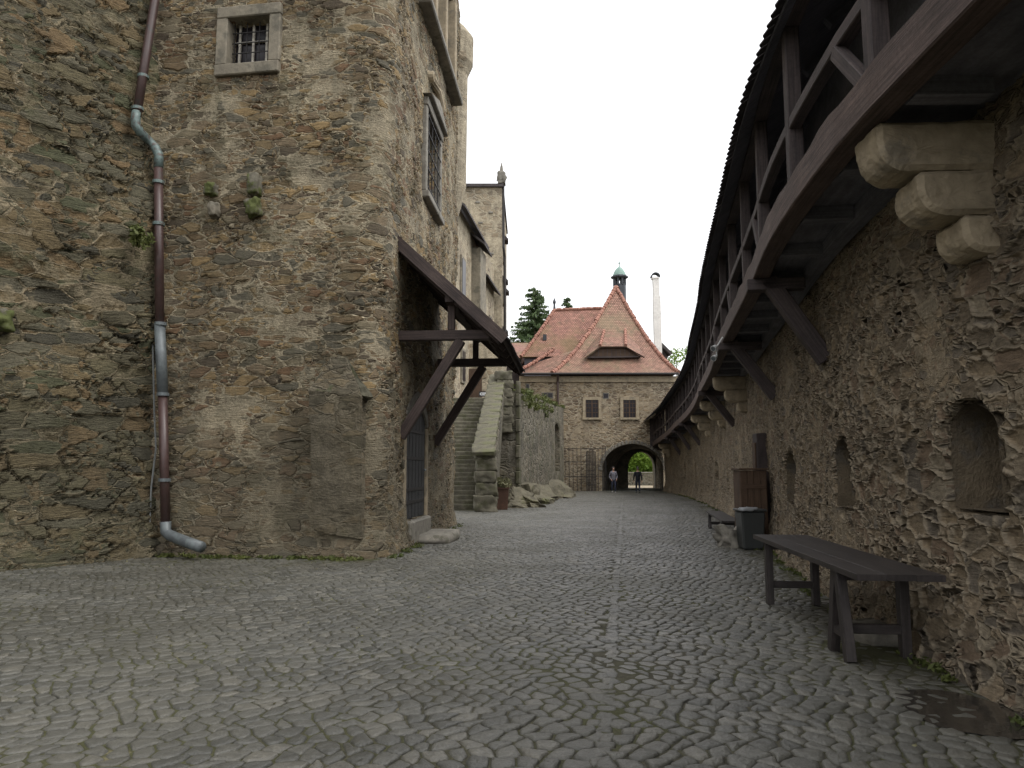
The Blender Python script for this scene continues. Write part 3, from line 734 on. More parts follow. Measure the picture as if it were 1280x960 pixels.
# barred window with stone surround
u0, u1, z0, z1 = w1; n_ = tnorm((u0 + u1) / 2); fw = .24
win = MB().bar(tp(u0 - fw, z1 + fw * .5, -.1), tp(u1 + fw, z1 + fw * .5, -.1), .34, fw).build('window', M['windowstone'], tow, bevel=.02)
for a, nm in ((u0 - fw / 2, 'jamb'), (u1 + fw / 2, 'jamb')):
    MB().bar_axis(tp(a, z0 - .0, -.1), tp(a, z1 - .003, -.1), n_, .33, fw).build('jamb', M['windowstone'], win, bevel=.02)
MB().bar(tp(u0 - fw, z0 - .12, -.09), tp(u1 + fw, z0 - .12, -.09), .36, .235).build('sill', M['windowstone'], win, bevel=.02)
q = MB(); q.add([tp(u0, z0, -.3), tp(u1, z0, -.3), tp(u1, z1, -.3), tp(u0, z1, -.3)], [(0, 1, 2, 3)]); q.build('pane', M['glass'], win)
q = MB()
for k in range(3): a = u0 + (u1 - u0) * (.13 + .33 * k); q.bar_axis(tp(a, z0, -.26), tp(a, z1, -.26), n_, .04, .045)
q.bar(tp(u0, z0 + (z1 - z0) * .62, -.262), tp(u1, z0 + (z1 - z0) * .62, -.262), .03, .035)
q.build('sash', M['grille'], win)
q = MB()
for k in range(4): z = z0 + (z1 - z0) * (.12 + .22 * k); q.bar(tp(u0 - .02, z, -.16), tp(u1 + .02, z, -.16), .018, .018)
for k in range(3): a = u0 + (u1 - u0) * (.05 + .3 * k); q.bar_axis(tp(a, z0, -.17), tp(a, z1, -.17), n_, .016, .016)
q.build('grille', M['iron'], win)
# side window (tall, with hood) and the oriel ledge above
u0, u1, z0, z1 = sw; n_ = tnorm((u0 + u1) / 2)
win = MB().bar(tp(u0 - .22, z1 + .1, -.02), tp(u1 + .22, z1 + .1, -.02), .3, .22).build('window', M['greystone'], tow, bevel=.02)
for a in (u0 - .1, u1 + .1): MB().bar_axis(tp(a, z0, -.05), tp(a, z1 - .003, -.05), n_, .3, .2).build('jamb', M['greystone'], win, bevel=.02)
MB().bar(tp(u0 - .22, z0 - .09, 0), tp(u1 + .22, z0 - .09, 0), .36, .17).build('sill', M['greystone'], win, bevel=.02)
hd = MB(); um = (u0 + u1) / 2
hd.prism([tp(u0 - .35, z1 + .215, -.1), tp(u1 + .35, z1 + .215, -.1), tp(um + .2, z1 + .55, -.1), tp(um - .2, z1 + .55, -.1)], n_ * .34); hd.build('hood', M['greystone'], win, bevel=.02)
q = MB(); q.add([tp(u0, z0, -.28), tp(u1, z0, -.28), tp(u1, z1, -.28), tp(u0, z1, -.28)], [(0, 1, 2, 3)]); q.build('pane', M['glass'], win)
q = MB(); q.bar_axis(tp(um, z0, -.24), tp(um, z1, -.24), n_, .06, .07)
for k in (.3, .62): q.bar(tp(u0, z0 + (z1 - z0) * k, -.243), tp(u1, z0 + (z1 - z0) * k, -.243), .05, .06)
q.build('sash', M['wood'], win)
q = MB()
for k in range(4): a = u0 + (u1 - u0) * (.14 + .24 * k); q.bar_axis(tp(a, z0 - .1, .07), tp(a, z1 + .1, .07), n_, .025, .025)
for k in range(5): z = z0 + (z1 - z0) * (.08 + .21 * k); q.bar(tp(u0 - .05, z, .095), tp(u1 + .05, z, .095), .022, .022)
q.build('grille', M['iron'], win)
u0, u1, zl = og
led = MB().bar(tp(u0 - .3, zl - .22, .07), tp(u1 + .25, zl - .22, .07), .45, .17).build('window', M['greystone'], tow, bevel=.03)
MB().bar(tp(u0 - .24, zl - .07, .04), tp(u1 + .2, zl - .07, .04), .3, .115).build('sill', M['windowstone'], led, bevel=.02)
for k in range(4):
    a = u0 + (u1 - u0) * k / 3 + (.0 if 0 < k < 3 else (-.1 if k == 0 else .1))
    MB().bar_axis(tp(a, zl, -.05), tp(a, zl + 3, -.05), tnorm(a), .3, .22).build('jamb', M['sand'], led, bevel=.03)
q = MB(); q.add([tp(u0, zl, -.28), tp(u1, zl, -.28), tp(u1, zl + 3, -.28), tp(u0, zl + 3, -.28)], [(0, 1, 2, 3)]); q.build('pane', M['glass'], led)
a = hit(536, 96, PT); b = hit(548, 138, PT)
q = MB(); q.tube([tp(a[1], a[2], -.05), tp(a[1], a[2], .14)], [.16, .13], 12)
q.tube([tp(a[1], a[2], .06), tp(a[1] * .4 + b[1] * .6, b[2] + .25, .07), tp(b[1], b[2], .03)], [.12, .11, .16], 10); q.build('carved_spout', M['sand'], tow, smooth=False)
# turret pier at the back corner
q = MB()
def col_ring(r, z): return [(-2.02 + r * math.cos(2 * math.pi * k / 18), 24.0 + r * math.sin(2 * math.pi * k / 18), z) for k in range(18)]
q.tube([(-2.25, 24, 8.6), (-2.1, 24, 10.0), (-2.02, 24, 10.8), (-2.02, 24, 14.6), (-2.02, 24, 15.0), (-2.02, 24, 15.9), (-2.02, 24, 16.3)], [.1, .4, .52, .55, .72, .74, .45], 20); q.build('turret', M['wing'], tow)
# arched door leaf, stone jambs, step
um = (du0 + du1) / 2; hw = (du1 - du0) / 2
arch = [(um - hw, dz0)] + [(um + hw * s, dz0) for s in (1,)] + [(um + hw * math.cos(a) , dz1 + (dpk - dz1) * math.sqrt(max(0, 1 - abs(math.cos(a))))) for a in np.linspace(0, math.pi, 17)]
n_ = tnorm(um)
dr = MB(); dr.prism([tp(u, z, -.08) for u, z in arch], n_ * .07); door = dr.build('door', M['door'], tow)
q = MB()
for z in (dz0 + .35, dz0 + .62, dz0 + 1.3, dz0 + 1.9): q.bar(tp(um - hw * .95, z, -.0), tp(um + hw * .9, z, -.0), .02, .07)
q.build('hinge_strap', M['iron'], door)
q = MB()
for k in range(1, 6):
    u = um - hw + 2 * hw * k / 6; zz = dz1 + (dpk - dz1) * math.sqrt(1 - abs(u - um) / hw) - .04
    q.bar_axis(tp(u, dz0 + .02, -.008), tp(u, zz, -.008), n_, .006, .018)
q.build('plank_joint', M['signblack'], door)
q = MB(); q.tube([tp(um + hw * .8, dz0 + 1.05, -.01), tp(um + hw * .8, dz0 + 1.05, .06), tp(um + hw * .62, dz0 + 1.03, .07)], .018, 8); q.build('handle', M['pipegrey'], door)
pf = MB().bar_axis(tp(du0 - .12, .3, -.1), tp(du0 - .12, dz1 - .05, -.1), n_, .24, .26).build('door_surround', M['sand'], tow, bevel=.03)
MB().bar_axis(tp(du1 + .1, .3, -.06), tp(du1 + .1, dz1 - .05, -.06), n_, .2, .24).build('jamb', M['sand'], pf, bevel=.03)
vo = MB(); prev = None
for a in np.linspace(0, math.pi, 17):
    c_ = math.cos(a); u = um + (hw + .1) * c_; z = dz1 + (dpk + .12 - dz1) * math.sqrt(max(0, 1 - abs(c_)))
    p = tp(u, z, -.08)
    if prev is not None: vo.bar(prev, p, .24, .2)
    prev = p
vo.build('arch_stone', M['greystone'], pf)
MB().bar(tp(du0 - .05, .27, -.05), tp(du1 + .05, .27, -.05), .42, .5).build('threshold', M['greystone'], tow, bevel=.04)

def rock(name, mat, c, sz, rz=0, rough=.12, seed=0, sub=3, parent=None, flat=.0, label=None, cat=None, kind=None):
    bm = bmesh.new(); bmesh.ops.create_cube(bm, size=1.0); bmesh.ops.subdivide_edges(bm, edges=bm.edges[:], cuts=2 ** sub - 1, use_grid_fill=True)
    m = Matrix.Rotation(rz, 3, 'Z'); c = Vector(c); mx = min(sz)
    for v in bm.verts:
        p = v.co.copy(); s = p.normalized() * .62; p = p.lerp(s, .35 * (1 - flat))
        p = Vector((p.x * sz[0], p.y * sz[1], p.z * sz[2]))
        q = p * (1.6 / max(sz)) * 2 + Vector((seed * 3.3, seed * 1.7, seed))
        d = mn.fractal(q, 1.0, 2.0, 4) * rough * mx
        p += p.normalized() * d
        v.co = m @ p + c
    o0 = root_loc(parent) if parent else Vector((c.x, c.y, 0))
    for v in bm.verts: v.co -= o0
    me = bpy.data.meshes.new(name); bm.to_mesh(me); bm.free(); me.materials.append(mat)
    for p in me.polygons: p.use_smooth = True
    o = bpy.data.objects.new(name, me); C.objects.link(o)
    if parent: o.parent = parent
    else: o.location = o0
    if label: tag(o, label, cat, kind=kind)
    return o
rock('stone_step', M['greystone'], (-1.8, 17.7, .06), (1.0, 1.9, .26), -.08, .22, 3, label='low worn stone slab lying as a step before the arched door', cat='step')
# worn corbel stubs on the tower front
for (px, py, w, h, mt, sd_) in ((268, 240, .2, .22, 'mossstone', 1), (270, 264, .17, .26, 'windowstone', 2), (322, 233, .2, .42, 'mossstone', 4), (321, 262, .24, .32, 'mossstone', 5)):
    a = hit(px, py, PT); p = a[3] + a[4] * (.08 if mt != 'windowstone' else .02)
    rock('corbel', M[mt], p, (w, .34, h), math.atan2(a[4].y, a[4].x) + math.pi / 2, .25, sd_, parent=tow)

# ------------------------------------------------------------------ the left wall
lw = thing('rubble_wall', (-9, 13, 0), 'mossy dark slate rubble wall leaning back at the left of the tower', 'wall')
LD = np.array((1.7, 2.4)); LD = LD / np.linalg.norm(LD)
PL = resample([tuple(CORN - LD * 20), tuple(CORN - LD * 8), tuple(CORN + LD * .5)], [.15, .035])
NL = np.tile(np.array([LD[1], -LD[0]]), (len(PL), 1))
def off_lw(U, Z):
    O = -.62 * np.clip(Z / 9.0, 0, 1) + .05 * np.sin(U * 1.7 + Z) + .05 * np.sin(Z * 2.2 - U)
    O += .18 * np.clip(1 - Z / .8, 0, 1) ** 1.4
    ul = 20 + U * 0
    O += .12 * np.clip((Z - 8.2 + .5 * (U - 11)) / .25, 0, 1) * np.clip((U - 8.5) / 1.5, 0, 1)
    return O
zs = np.concatenate([np.arange(-.05, 13.0, .042), [13.5, 15]])
grid_wall('wall', M['leftwall'], PL, NL, zs, off_lw, lw)
p = hit(4, 420, PL - NL * .25)[3]; rock('carved_stone', M['mossstone'], p + Vector((-.12, 0, .25)), (.5, .55, .34), .4, .4, 7, parent=lw)
rock('carved_stone', M['mossstone'], p + Vector((-.22, .05, -.95)), (.4, .5, 1.1), .4, .3, 9, parent=lw)

# ------------------------------------------------------------------ downpipe in the corner
TPL = np.array([T0 - FD * 2, corner])
def fp(px, py, o=.2): h_ = hit(px, py, TPL - np.array([FD[1], -FD[0]]) * -o); return h_[3]
dp = thing('downpipe', fp(205, 660, .2) * 1, 'long brown and grey rainwater downpipe in the corner beside the tower', 'pipe')
def lp(px, py, o=.2):
    Pm = PL; 
    for _ in range(4):
        h_ = hit(px, py, Pm)
        if h_ is None: return fp(px, py, o)
        Pm = PL + NL * (-.62 * min(h_[2] / 9, 1) + (.12 if h_[2] > 8.2 else 0) + o)
    return h_[3]
def fpipe(name, pts, r, mat): q = MB(); q.tube([p if isinstance(p, Vector) else fp(*p) for p in pts], r, 14); return q.build(name, M[mat], dp, smooth=True)
fpipe('pipe_section', [(207, 657), (203.5, 494)], .085, 'pipebrown')
fpipe('pipe_section', [(203.5, 495), (199.5, 404)], .1, 'pipegrey')
fpipe('pipe_section', [(199.5, 405), (198, 205)], .085, 'pipebrown')
fpipe('swan_neck', [(198, 210), (198.5, 194), fp(194, 184).lerp(lp(194, 184), .2), fp(184, 174).lerp(lp(184, 174), .6), lp(175, 165, .22), lp(170, 157, .22), lp(169.5, 148, .22), lp(171, 140, .22)], .09, 'pipegreen')
fpipe('pipe_section', [lp(170.5, 146, .22), lp(184, 60, .22), lp(197, -20, .22), lp(203, -60, .22)], .085, 'pipebrown')
fpipe('shoe', [(207, 652, .2), (207, 664, .2), (212, 669, .26), (232, 677, .45), (252, 684, .62)], .1, 'pipegrey')
for px, py in ((200.8, 405), (198.4, 280), (198, 228), (203.6, 493), (205.7, 600), (179, 96), (172, 136)):
    q = MB(); c = fp(px, py) if py > 200 else lp(px, py, .22); q.tube([c - Vector((0, 0, .03)), c + Vector((0, 0, .03))], .112, 14); b = q.build('collar', M['pipegreen' if py < 300 else 'pipegrey'], dp)
cb = MB(); cb.tube([fp(187, 380, .12), fp(191, 430, .12), fp(193, 520, .12), fp(195, 560, .13), fp(189, 610, .16), fp(186, 678, .2)], .018, 6)
o_ = cb.build('conductor_cable', M['cable'], origin=fp(186, 678, .2)); tag(o_, 'thin grey cable hanging beside the brown downpipe', 'cable')

# ------------------------------------------------------------------ canopy over the door
def sidep(y, out, z): b = corner + SD * ((y - corner[1]) / SD[1]); return Vector((b[0] + SD[1] * out, b[1] - SD[0] * out, z))
cn = thing('porch_canopy', sidep(17.5, .1, 2.2), 'dark timber lean-to canopy on braces above the tower door', 'canopy')
yn, yf = 15.2, 20.1
for y in (yn + .3, yf - .6):
    MB().bar(sidep(y, -.15, 4.34), sidep(y, 1.85, 4.34), .18, .2).build('tie_beam', M['canopywood'], cn, bevel=.012)
    MB().bar(sidep(y, .02, 2.25), sidep(y, 1.25, 4.24), .17, .2).build('brace', M['canopywood'], cn, bevel=.012)
    MB().bar(sidep(y, 1.05, 4.44), sidep(y, 1.05, 5.12), .15, .15).build('strut', M['canopywood'], cn, bevel=.012)
slope = (4.24 - 6.2) / 2.12
def cpt(y, d, dz=0): return sidep(y, d, 6.2 + slope * d + dz)
for k in range(6):
    y = yn + .08 + (yf - yn - .16) * k / 5
    MB().bar(cpt(y, -.05, -.1), cpt(y, 2.1, -.1), .1, .15).build('rafter', M['canopywood'], cn, bevel=.008)
MB().bar(sidep(yn - .05, 1.05, 5.05), sidep(yf + .05, 1.05, 5.05), .16, .16).build('purlin', M['canopywood'], cn)
MB().bar(sidep(yn - .05, 1.75, 4.53), sidep(yf + .05, 1.75, 4.53), .16, .17).build('purlin', M['canopywood'], cn)
q = MB()
for k in range(12):
    d0 = k * .18 - .05; q.bar(cpt(yn - .1, d0 + .09, .02), cpt(yf + .1, d0 + .09, .02), .175, .03, up=(.6, 0, .8))
rfc = q.build('roof', M['soffit'], cn)
q = MB()
for k in range(11):
    d0 = k * .2 - .02
    y = yn - .16
    while y < yf + .1:
        w = random.uniform(.1, .17); ls = random.uniform(-.024, .024)
        q.bar(cpt(y + w / 2, d0, .06), cpt(y + w / 2, d0 + .3 + ls, .085), w - .008, .016); y += w
q.build('shingles', M['shingle'], rfc)
MB().bar(cpt(yn - .17, -.05, .0), cpt(yn - .17, 2.2, .0), .035, .22).build('verge_board', M['canopywood'], cn)
MB().bar(cpt(yf + .17, -.05, .0), cpt(yf + .17, 2.2, .0), .035, .22).build('verge_board', M['canopywood'], cn)
MB().bar(sidep(yn - .14, 2.17, 4.2), sidep(yf + .14, 2.17, 4.2), .035, .15).build('eave_board', M['canopywood'], cn)

# ------------------------------------------------------------------ stair behind the tower
stt = thing('stone_stair', (-2, 31.6, 0), 'steep worn stone stair rising between the tower and a slab-topped parapet', 'stairs')
NS = 28; rise = .185; run = .26
for k in range(NS):
    y = 31.0 + k * run; x1 = -1.14 + .0 * k; wob = random.uniform(-.03, .03)
    if k < 2: x1 += .05
    rock('step', M['step'], ((x1 - 3.9) / 2, y + run * .62, rise * (k + 1) - .11 + wob * .3), (abs(x1 + 3.9), run * 1.5, .25), wob * .25, .16, k + 20, sub=2, parent=stt, flat=.85)
q = MB(); q.prism([(-3.9, 31.3, 0), (-3.9, 38.6, 0), (-3.9, 38.6, 5.05), (-3.9, 31.3, .02)], (2.75, 0, 0)); q.build('core', M['garden'], stt)
# parapet pillar, flank wall, coping slabs
for k, (z, h, w, d) in enumerate(((.3, .62, .85, .8), (.85, .5, .78, .75), (1.32, .44, .82, .75), (1.78, .48, .75, .7), (2.18, .34, .8, .72))):
    rock('pier_stone', M['step'], (-1.02 + .03 * (k % 2), 29.6, z), (w, d, h), .05, .2, 60 + k, parent=stt, flat=.7)
q = MB(); q.prism([(-1.35, 29.8, 0), (-1.35, 37.5, 0), (-1.0, 37.5, 6.0), (-1.35, 29.8, 2.1)], (.68, .0, 0))
fl = q.build('flank_wall', M['garden'], stt)
for k in range(13):
    s = k / 12; p = Vector((-1.1, 29.4, 2.36)).lerp(Vector((-.72, 37.0, 6.05)), s)
    bm_o = rock('coping_slab', M['slab'], (0, 0, 0), (.86 - .1 * s, .74, .15), 0, .3, 90 + k, parent=None, flat=.85)
    bm_o.parent = stt; bm_o.location = p - ORG[stt.name]; bm_o.rotation_euler = (math.atan2(3.69, 7.6), random.uniform(-.05, .05), random.uniform(-.06, .06))
for k in range(7):
    rock('quoin', M['step'], (-.42 + .06 * (k % 2), 36.6, 6.1 - k * .42), (.8, .7, .44), .1, .2, 120 + k, parent=stt, flat=.7)
q = MB(); q.prism([(-.7, 36.9, 0), (.1, 36.9, 0), (.05, 36.9, 5.6), (-.7, 36.9, 5.6)], (0, .6, 0)); q.build('pier', M['garden'], stt)
q = MB(); q.prism([(-3.2, 38.6, 0), (-.5, 38.6, 0), (-.5, 38.6, 5.02), (-3.2, 38.6, 5.02)], (0, 4.5, 0)); q.build('landing', M['garden'], stt)

sg = thing('direction_sign', at(604, 500, 38.9), 'small black sign with a white left arrow at the top of the stair', 'sign')
c = at(604, 492.5, 38.9)
MB().box(c, (.44, .03, .27)).build('board', M['signblack'], sg)
q = MB(); pl_ = []
for k in range(20):
    a = 2 * math.pi * k / 20; pl_.append(c + Vector((.07 * math.cos(a) + (.1 if math.cos(a) > 0 else -.1), -.0155, .07 * math.sin(a))))
q.prism(pl_, (0, -.004, 0)); q.build('panel', M['signwhite'], sg)
q = MB(); q.prism([c + Vector((x, -.02, z)) for x, z in ((-.14, 0), (-.06, -.05), (-.06, -.018), (.12, -.018), (.12, .018), (-.06, .018), (-.06, .05))], (0, -.003, 0)); q.build('arrow', M['signblack'], sg)
MB().bar(c + Vector((.1, .03, -.14)), c + Vector((.1, .03, -.5)), .03, .03).build('post', M['iron'], sg)

# ------------------------------------------------------------------ palace wing and tall block beyond
wg = thing('palace_wing', (-2, 45, 0), 'pale plastered palace wing with stone oriel behind the tower', 'building')
wA, wB = Vector((-2.95, 39.2, 0)), Vector((-1.25, 52.2, 0)); wdv = (wB - wA).normalized(); wnn = Vector((wdv.y, -wdv.x, 0))
def wgp(s, z, o=0): p = wA + wdv * s + wnn * o; return Vector((p.x, p.y, z))
q = MB(); q.prism([wgp(0, 0), wgp(13.1, 0), wgp(13.1, 0, -5), wgp(0, 0, -5)], (0, 0, 15.7)); q.build('wall', M['wing'], wg)
def roofpanel(s0, s1, z, ov, parent, name='roof'):
    q = MB(); q.prism([wgp(s0, z, ov), wgp(s0, z + .14, ov), wgp(s0, z + 2.2, ov - 2.6), wgp(s0, z + 2.06, ov - 2.6)], wdv * (s1 - s0)); return q.build(name, M['shingle'], parent)
roofpanel(-.4, 7.5, 15.35, .55, wg)
roofpanel(7.6, 13, 13.6, .5, wg, 'lean_roof')
# oriel
oz0, oz1 = 10.9, 14.6
ori = MB(); ori.prism([wgp(4.4, oz0, -.1), wgp(4.4, oz0, .55), wgp(6.3, oz0, .55), wgp(6.3, oz0, -.1)], (0, 0, oz1 - oz0)); ori = ori.build('oriel', M['windowstone'], wg, bevel=.04)
for k, (o, zz) in enumerate(((.45, .25), (.28, .55), (.12, .9))):
    q = MB(); q.prism([wgp(4.6 + .15 * k, oz0 - zz, -.1), wgp(4.6 + .15 * k, oz0 - zz, o), wgp(6.1 - .15 * k, oz0 - zz, o), wgp(6.1 - .15 * k, oz0 - zz, -.1)], (0, 0, .3)); q.build('oriel_bracket', M['windowstone'], ori)
roofpanel(4.0, 6.8, oz1 + .02, .85, ori)
MB().bar(wgp(6.305, oz0 + .8, .22), wgp(6.305, oz0 + 2.2, .22), .3, .02).build('pane', M['glass'], ori)
for s, z, h_, w in ((1.6, 12, 2.1, .9), (8.6, 11.3, 1.7, .7), (11.2, 10.6, 2.2, .7), (9.6, 7.4, 1.4, .7), (1.8, 7.2, 1.6, .7)):
    f = MB().box(wgp(s, z, .04), (.12, w + .3, h_ + .3), math.atan2(wdv.y, wdv.x) - math.pi / 2).build('window', M['windowstone'], wg)
    MB().box(wgp(s, z, .075), (.1, w, h_), math.atan2(wdv.y, wdv.x) - math.pi / 2).build('pane', M['glass'], f)
f = MB().box(at(592, 484, 43.0), (.95, .15, 2.1)).build('door', M['brownwood'], wg)
q = MB(); q.prism([(-3.1, 43.1, 4.9), (-.9, 43.1, 4.9), (-.9, 43.1, 8.8), (-3.1, 43.1, 8.8)], (0, .5, 0)); q.build('porch_wall', M['wing'], wg)

tb = thing('palace_block', (-2, 54, 0), 'tall grey gabled palace block with small hooded windows, farthest on the left', 'building')
q = MB(); q.prism([(-4.2, 52.3, 0), (-.72, 52.3, 0), (-.45, 63, 0), (-4.2, 63, 0)], (0, 0, 21.6)); q.build('wall', M['wing'], tb)
q = MB(); q.prism([(-4.4, 52.1, 21.604), (-.6, 52.1, 21.604), (-.35, 63.1, 21.604), (-4.4, 63.1, 21.604)], (0, 0, .22)); q.build('coping', M['shingle'], tb)
rock('finial', M['greystone'], (-.75, 52.3, 22.3), (.55, .5, .95), 0, .3, 44, parent=tb, flat=.3)
q = MB(); q.tube([(-.75, 52.3, 22.6), (-.75, 52.3, 23.1), (-.75, 52.3, 23.45)], [.16, .1, .02], 8); q.build('pinnacle', M['greystone'], tb)
q = MB(); q.tube([(-.62, 52.35, 21.8), (-.6, 52.35, 17.2), (-.52, 52.6, 16.6), (-.5, 52.6, 11)], .09, 8); q.build('gutter_pipe', M['iron'], tb)
for y, z in ((54, 14.2), (56.5, 14.0), (54, 10.5), (57, 10.3), (54.4, 17.4)):
    x = -.72 + .025 * (y - 52.3)
    f = MB().box((x + .06, y, z), (.16, .9, 1.6)).build('window', M['windowstone'], tb)
    MB().box((x + .1, y, z), (.1, .6, 1.3)).build('pane', M['glass'], f)
    q = MB(); q.prism([(x, y - .6, z + .85), (x + .4, y - .6, z + .82), (x + .4, y - .6, z + .92), (x, y - .6, z + 1.3)], (0, 1.2, 0)); q.build('hood', M['shingle'], f)
for k in range(7): rock('put_log_stone', M['greystone'], (random.uniform(-3.0, -1.2), 52.28, 16 + k * .75), (.3, .1, .14), 0, .2, k, sub=2, parent=tb)

# ------------------------------------------------------------------ garden wall, rock, planter
gw = thing('garden_wall', (2, 45, 0), 'tall streaked retaining wall topped with weeds beside the stair', 'wall')
gA, gB = Vector((.22, 36.5, 0)), Vector((3.75, 55.2, 0)); gd = (gB - gA).normalized(); gn = Vector((gd.y, -gd.x, 0)); GL = (gB - gA).length
def gp(s, z, o=0): p = gA + gd * s + gn * o; return Vector((p.x, p.y, z))
nh0, nh1 = GL - 4.9, GL - 2.4
q = MB()
for a, b, z0, z1a, z1b in ((0, nh0, 0, 5.4, 5.85), (nh1, GL, 0, 5.95, 6.05), (nh0, nh1, 0, 1.5, 1.5), (nh0, nh1, 4.75, 5.85, 5.95)):
    q.prism([gp(a, z0), gp(b, z0), gp(b, z1b), gp(a, z1a)], -gn * .9)
q.build('wall', M['garden'], gw)
q = MB(); q.patch(gp(nh0, 1.5, -.55), gp(nh1, 1.5, -.55), gp(nh1, 4.75, -.55), gp(nh0, 4.75, -.55), 2, 2); q.build('niche_back', M['wing'], gw)
q = MB(); pl_ = [gp(nh0 + (nh1 - nh0) * s, 4.76, -.03) for s in (0, 1)] + [gp(nh0 + (nh1 - nh0) * (.5 + .5 * math.cos(a)), 4.2 + .52 * math.sin(a), -.03) for a in np.linspace(0, math.pi, 12)]
q.prism(pl_, -gn * .5); q.build('niche_arch', M['garden'], gw)
q = MB()
for k in range(9):
    z = .3 + k * .62; q.bar_axis(gp(.12, z, .06), gp(.12, z + .6, .06), gn, .2, .3 + .16 * (k % 2))
q.build('quoin', M['step'], gw, bevel=.03)

def leaf_cloud(name, mat, centers, spread_, n_each, size, parent=None, origin=(0, 0, 0), squash=1.0, elong=1.0):
    c = np.repeat(np.asarray(centers, float), n_each, 0); n = len(c)
    d = RNG.normal(size=(n, 3)); d /= np.linalg.norm(d, axis=1)[:, None]; r_ = RNG.random(n) ** .45
    sp_ = np.repeat(np.asarray(spread_, float) * np.ones(len(centers)), n_each)
    p = c + d * (r_ * sp_)[:, None] * np.array([1, 1, squash])
    a = RNG.normal(size=(n, 3)); a /= np.linalg.norm(a, axis=1)[:, None]; b = RNG.normal(size=(n, 3)); b -= (b * a).sum(1)[:, None] * a; b /= np.linalg.norm(b, axis=1)[:, None]
    s = size * (.6 + .8 * RNG.random(n))[:, None]
    a *= s * elong; b *= s * .55
    V = np.stack([p - a, p - b + a * .1, p + a, p + b + a * .1], 1).reshape(-1, 3)
    return mesh_np(name, V, np.arange(4 * n).reshape(-1, 4), mat, parent, origin)
cs = [tuple(gp(s, 5.45 + .6 * s / GL + random.uniform(-.02, .12), random.uniform(-.75, .1))) for s in np.linspace(.3, GL, 46)] + [tuple(gp(random.uniform(.5, 12), 5.4 - random.uniform(0, .5), .06)) for _ in range(22)]
leaf_cloud('weeds', M['weed'], cs, [random.uniform(.12, .36) for _ in cs], 60, .07, gw)

def crag(name, mat, chunks, label, cat):
    bm = bmesh.new(); org = Vector((chunks[0][0], chunks[0][1], 0))
    for (x, y, z, sx, sy, sz, rz, tl, sd_) in chunks:
        rg = random.Random(sd_); b2 = bmesh.new()
        m = Matrix.Rotation(rz, 3, 'Z') @ Matrix.Rotation(tl, 3, 'Y')
        for _ in range(22):
            p = Vector((rg.uniform(-1, 1), rg.uniform(-1, 1), rg.uniform(-1, 1))); k = max(abs(p.x), abs(p.y), abs(p.z)); p = p.lerp(p / k, .72)
            b2.verts.new(p)
        h_ = bmesh.ops.convex_hull(b2, input=b2.verts[:]); bmesh.ops.delete(b2, geom=[g_ for g_ in h_['geom_interior'] if isinstance(g_, bmesh.types.BMVert)], context='VERTS')
        bmesh.ops.subdivide_edges(b2, edges=b2.edges[:], cuts=5, use_grid_fill=True)
        for v in b2.verts:
            q = v.co.copy(); d = mn.fractal(q * 1.6 + Vector((sd_, sd_ * .7, 0)), 1, 2, 4) * .16 + mn.fractal(Vector((q.x * 1.2, q.y * 1.2, q.z * 7 + sd_)), 1, 2, 3) * .06
            q += q.normalized() * d; v.co = m @ Vector((q.x * sx / 2, q.y * sy / 2, q.z * sz / 2)) + Vector((x, y, z)) - org
        me_ = bpy.data.meshes.new('tmp'); b2.to_mesh(me_); b2.free(); bm.from_mesh(me_); bpy.data.meshes.remove(me_)
    me = bpy.data.meshes.new(name); bm.to_mesh(me); bm.free(); me.materials.append(mat)
    o = bpy.data.objects.new(name, me); C.objects.link(o); o.location = org; tag(o, label, cat)
    md = o.modifiers.new('edge', 'BEVEL'); md.width = .02; md.limit_method = 'ANGLE'; md.angle_limit = R(35); return o
crag('rock_outcrop', M['rock'], [(.75, 37.6, .3, 1.1, 3.4, 1.5, -.2, .35, 1), (1.3, 39.6, .15, 1.5, 4.6, 1.3, -.25, .5, 2), (1.45, 37.0, .0, 1.2, 3.0, .7, -.1, .3, 3)], 'pale bare rock outcrop at the foot of the garden wall', 'rock')
crag('rock_outcrop', M['rock'], [(.3, 33.9, .2, .9, 2.4, 1.2, -.15, .35, 5), (.75, 34.6, .1, 1.1, 2.6, .75, -.2, .4, 6), (.2, 32.7, .0, .9, 1.4, .55, .1, .2, 7), (.95, 33.2, -.05, .8, 1.4, .4, .3, .1, 8)], 'broken sloping rock behind the rusty planter', 'rock')
crag('rock_outcrop', M['rock'], [(2.5, 43.6, .2, 1.3, 4.8, 1.3, -.22, .5, 11), (3.15, 45.2, .05, 1.4, 4.6, .85, -.25, .45, 12)], 'low rounded rock running out towards the iron gate', 'rock')
pc = Vector((-.4, 31.0, 0))
pt_ = thing('planter', pc, 'rusty square planter of straggling plants at the stair foot', 'planter')
q = MB(); w0, w1_, hh = .22, .27, .86
q.add([pc + Vector(v) for v in ((-w0, -w0, 0), (w0, -w0, 0), (w0, w0, 0), (-w0, w0, 0), (-w1_, -w1_, hh), (w1_, -w1_, hh), (w1_, w1_, hh), (-w1_, w1_, hh))], [(3, 2, 1, 0), (0, 1, 5, 4), (1, 2, 6, 5), (2, 3, 7, 6), (3, 0, 4, 7), (4, 5, 6, 7)])
q.build('box', M['rust'], pt_, bevel=.01)
q = MB()
for a, b in (((-1, -1), (1, -1)), ((1, -1), (1, 1)), ((1, 1), (-1, 1)), ((-1, 1), (-1, -1))): q.bar(pc + Vector((a[0] * .275, a[1] * .275, hh)), pc + Vector((b[0] * .275, b[1] * .275, hh)), .05, .05)
q.build('rim', M['rust'], pt_)
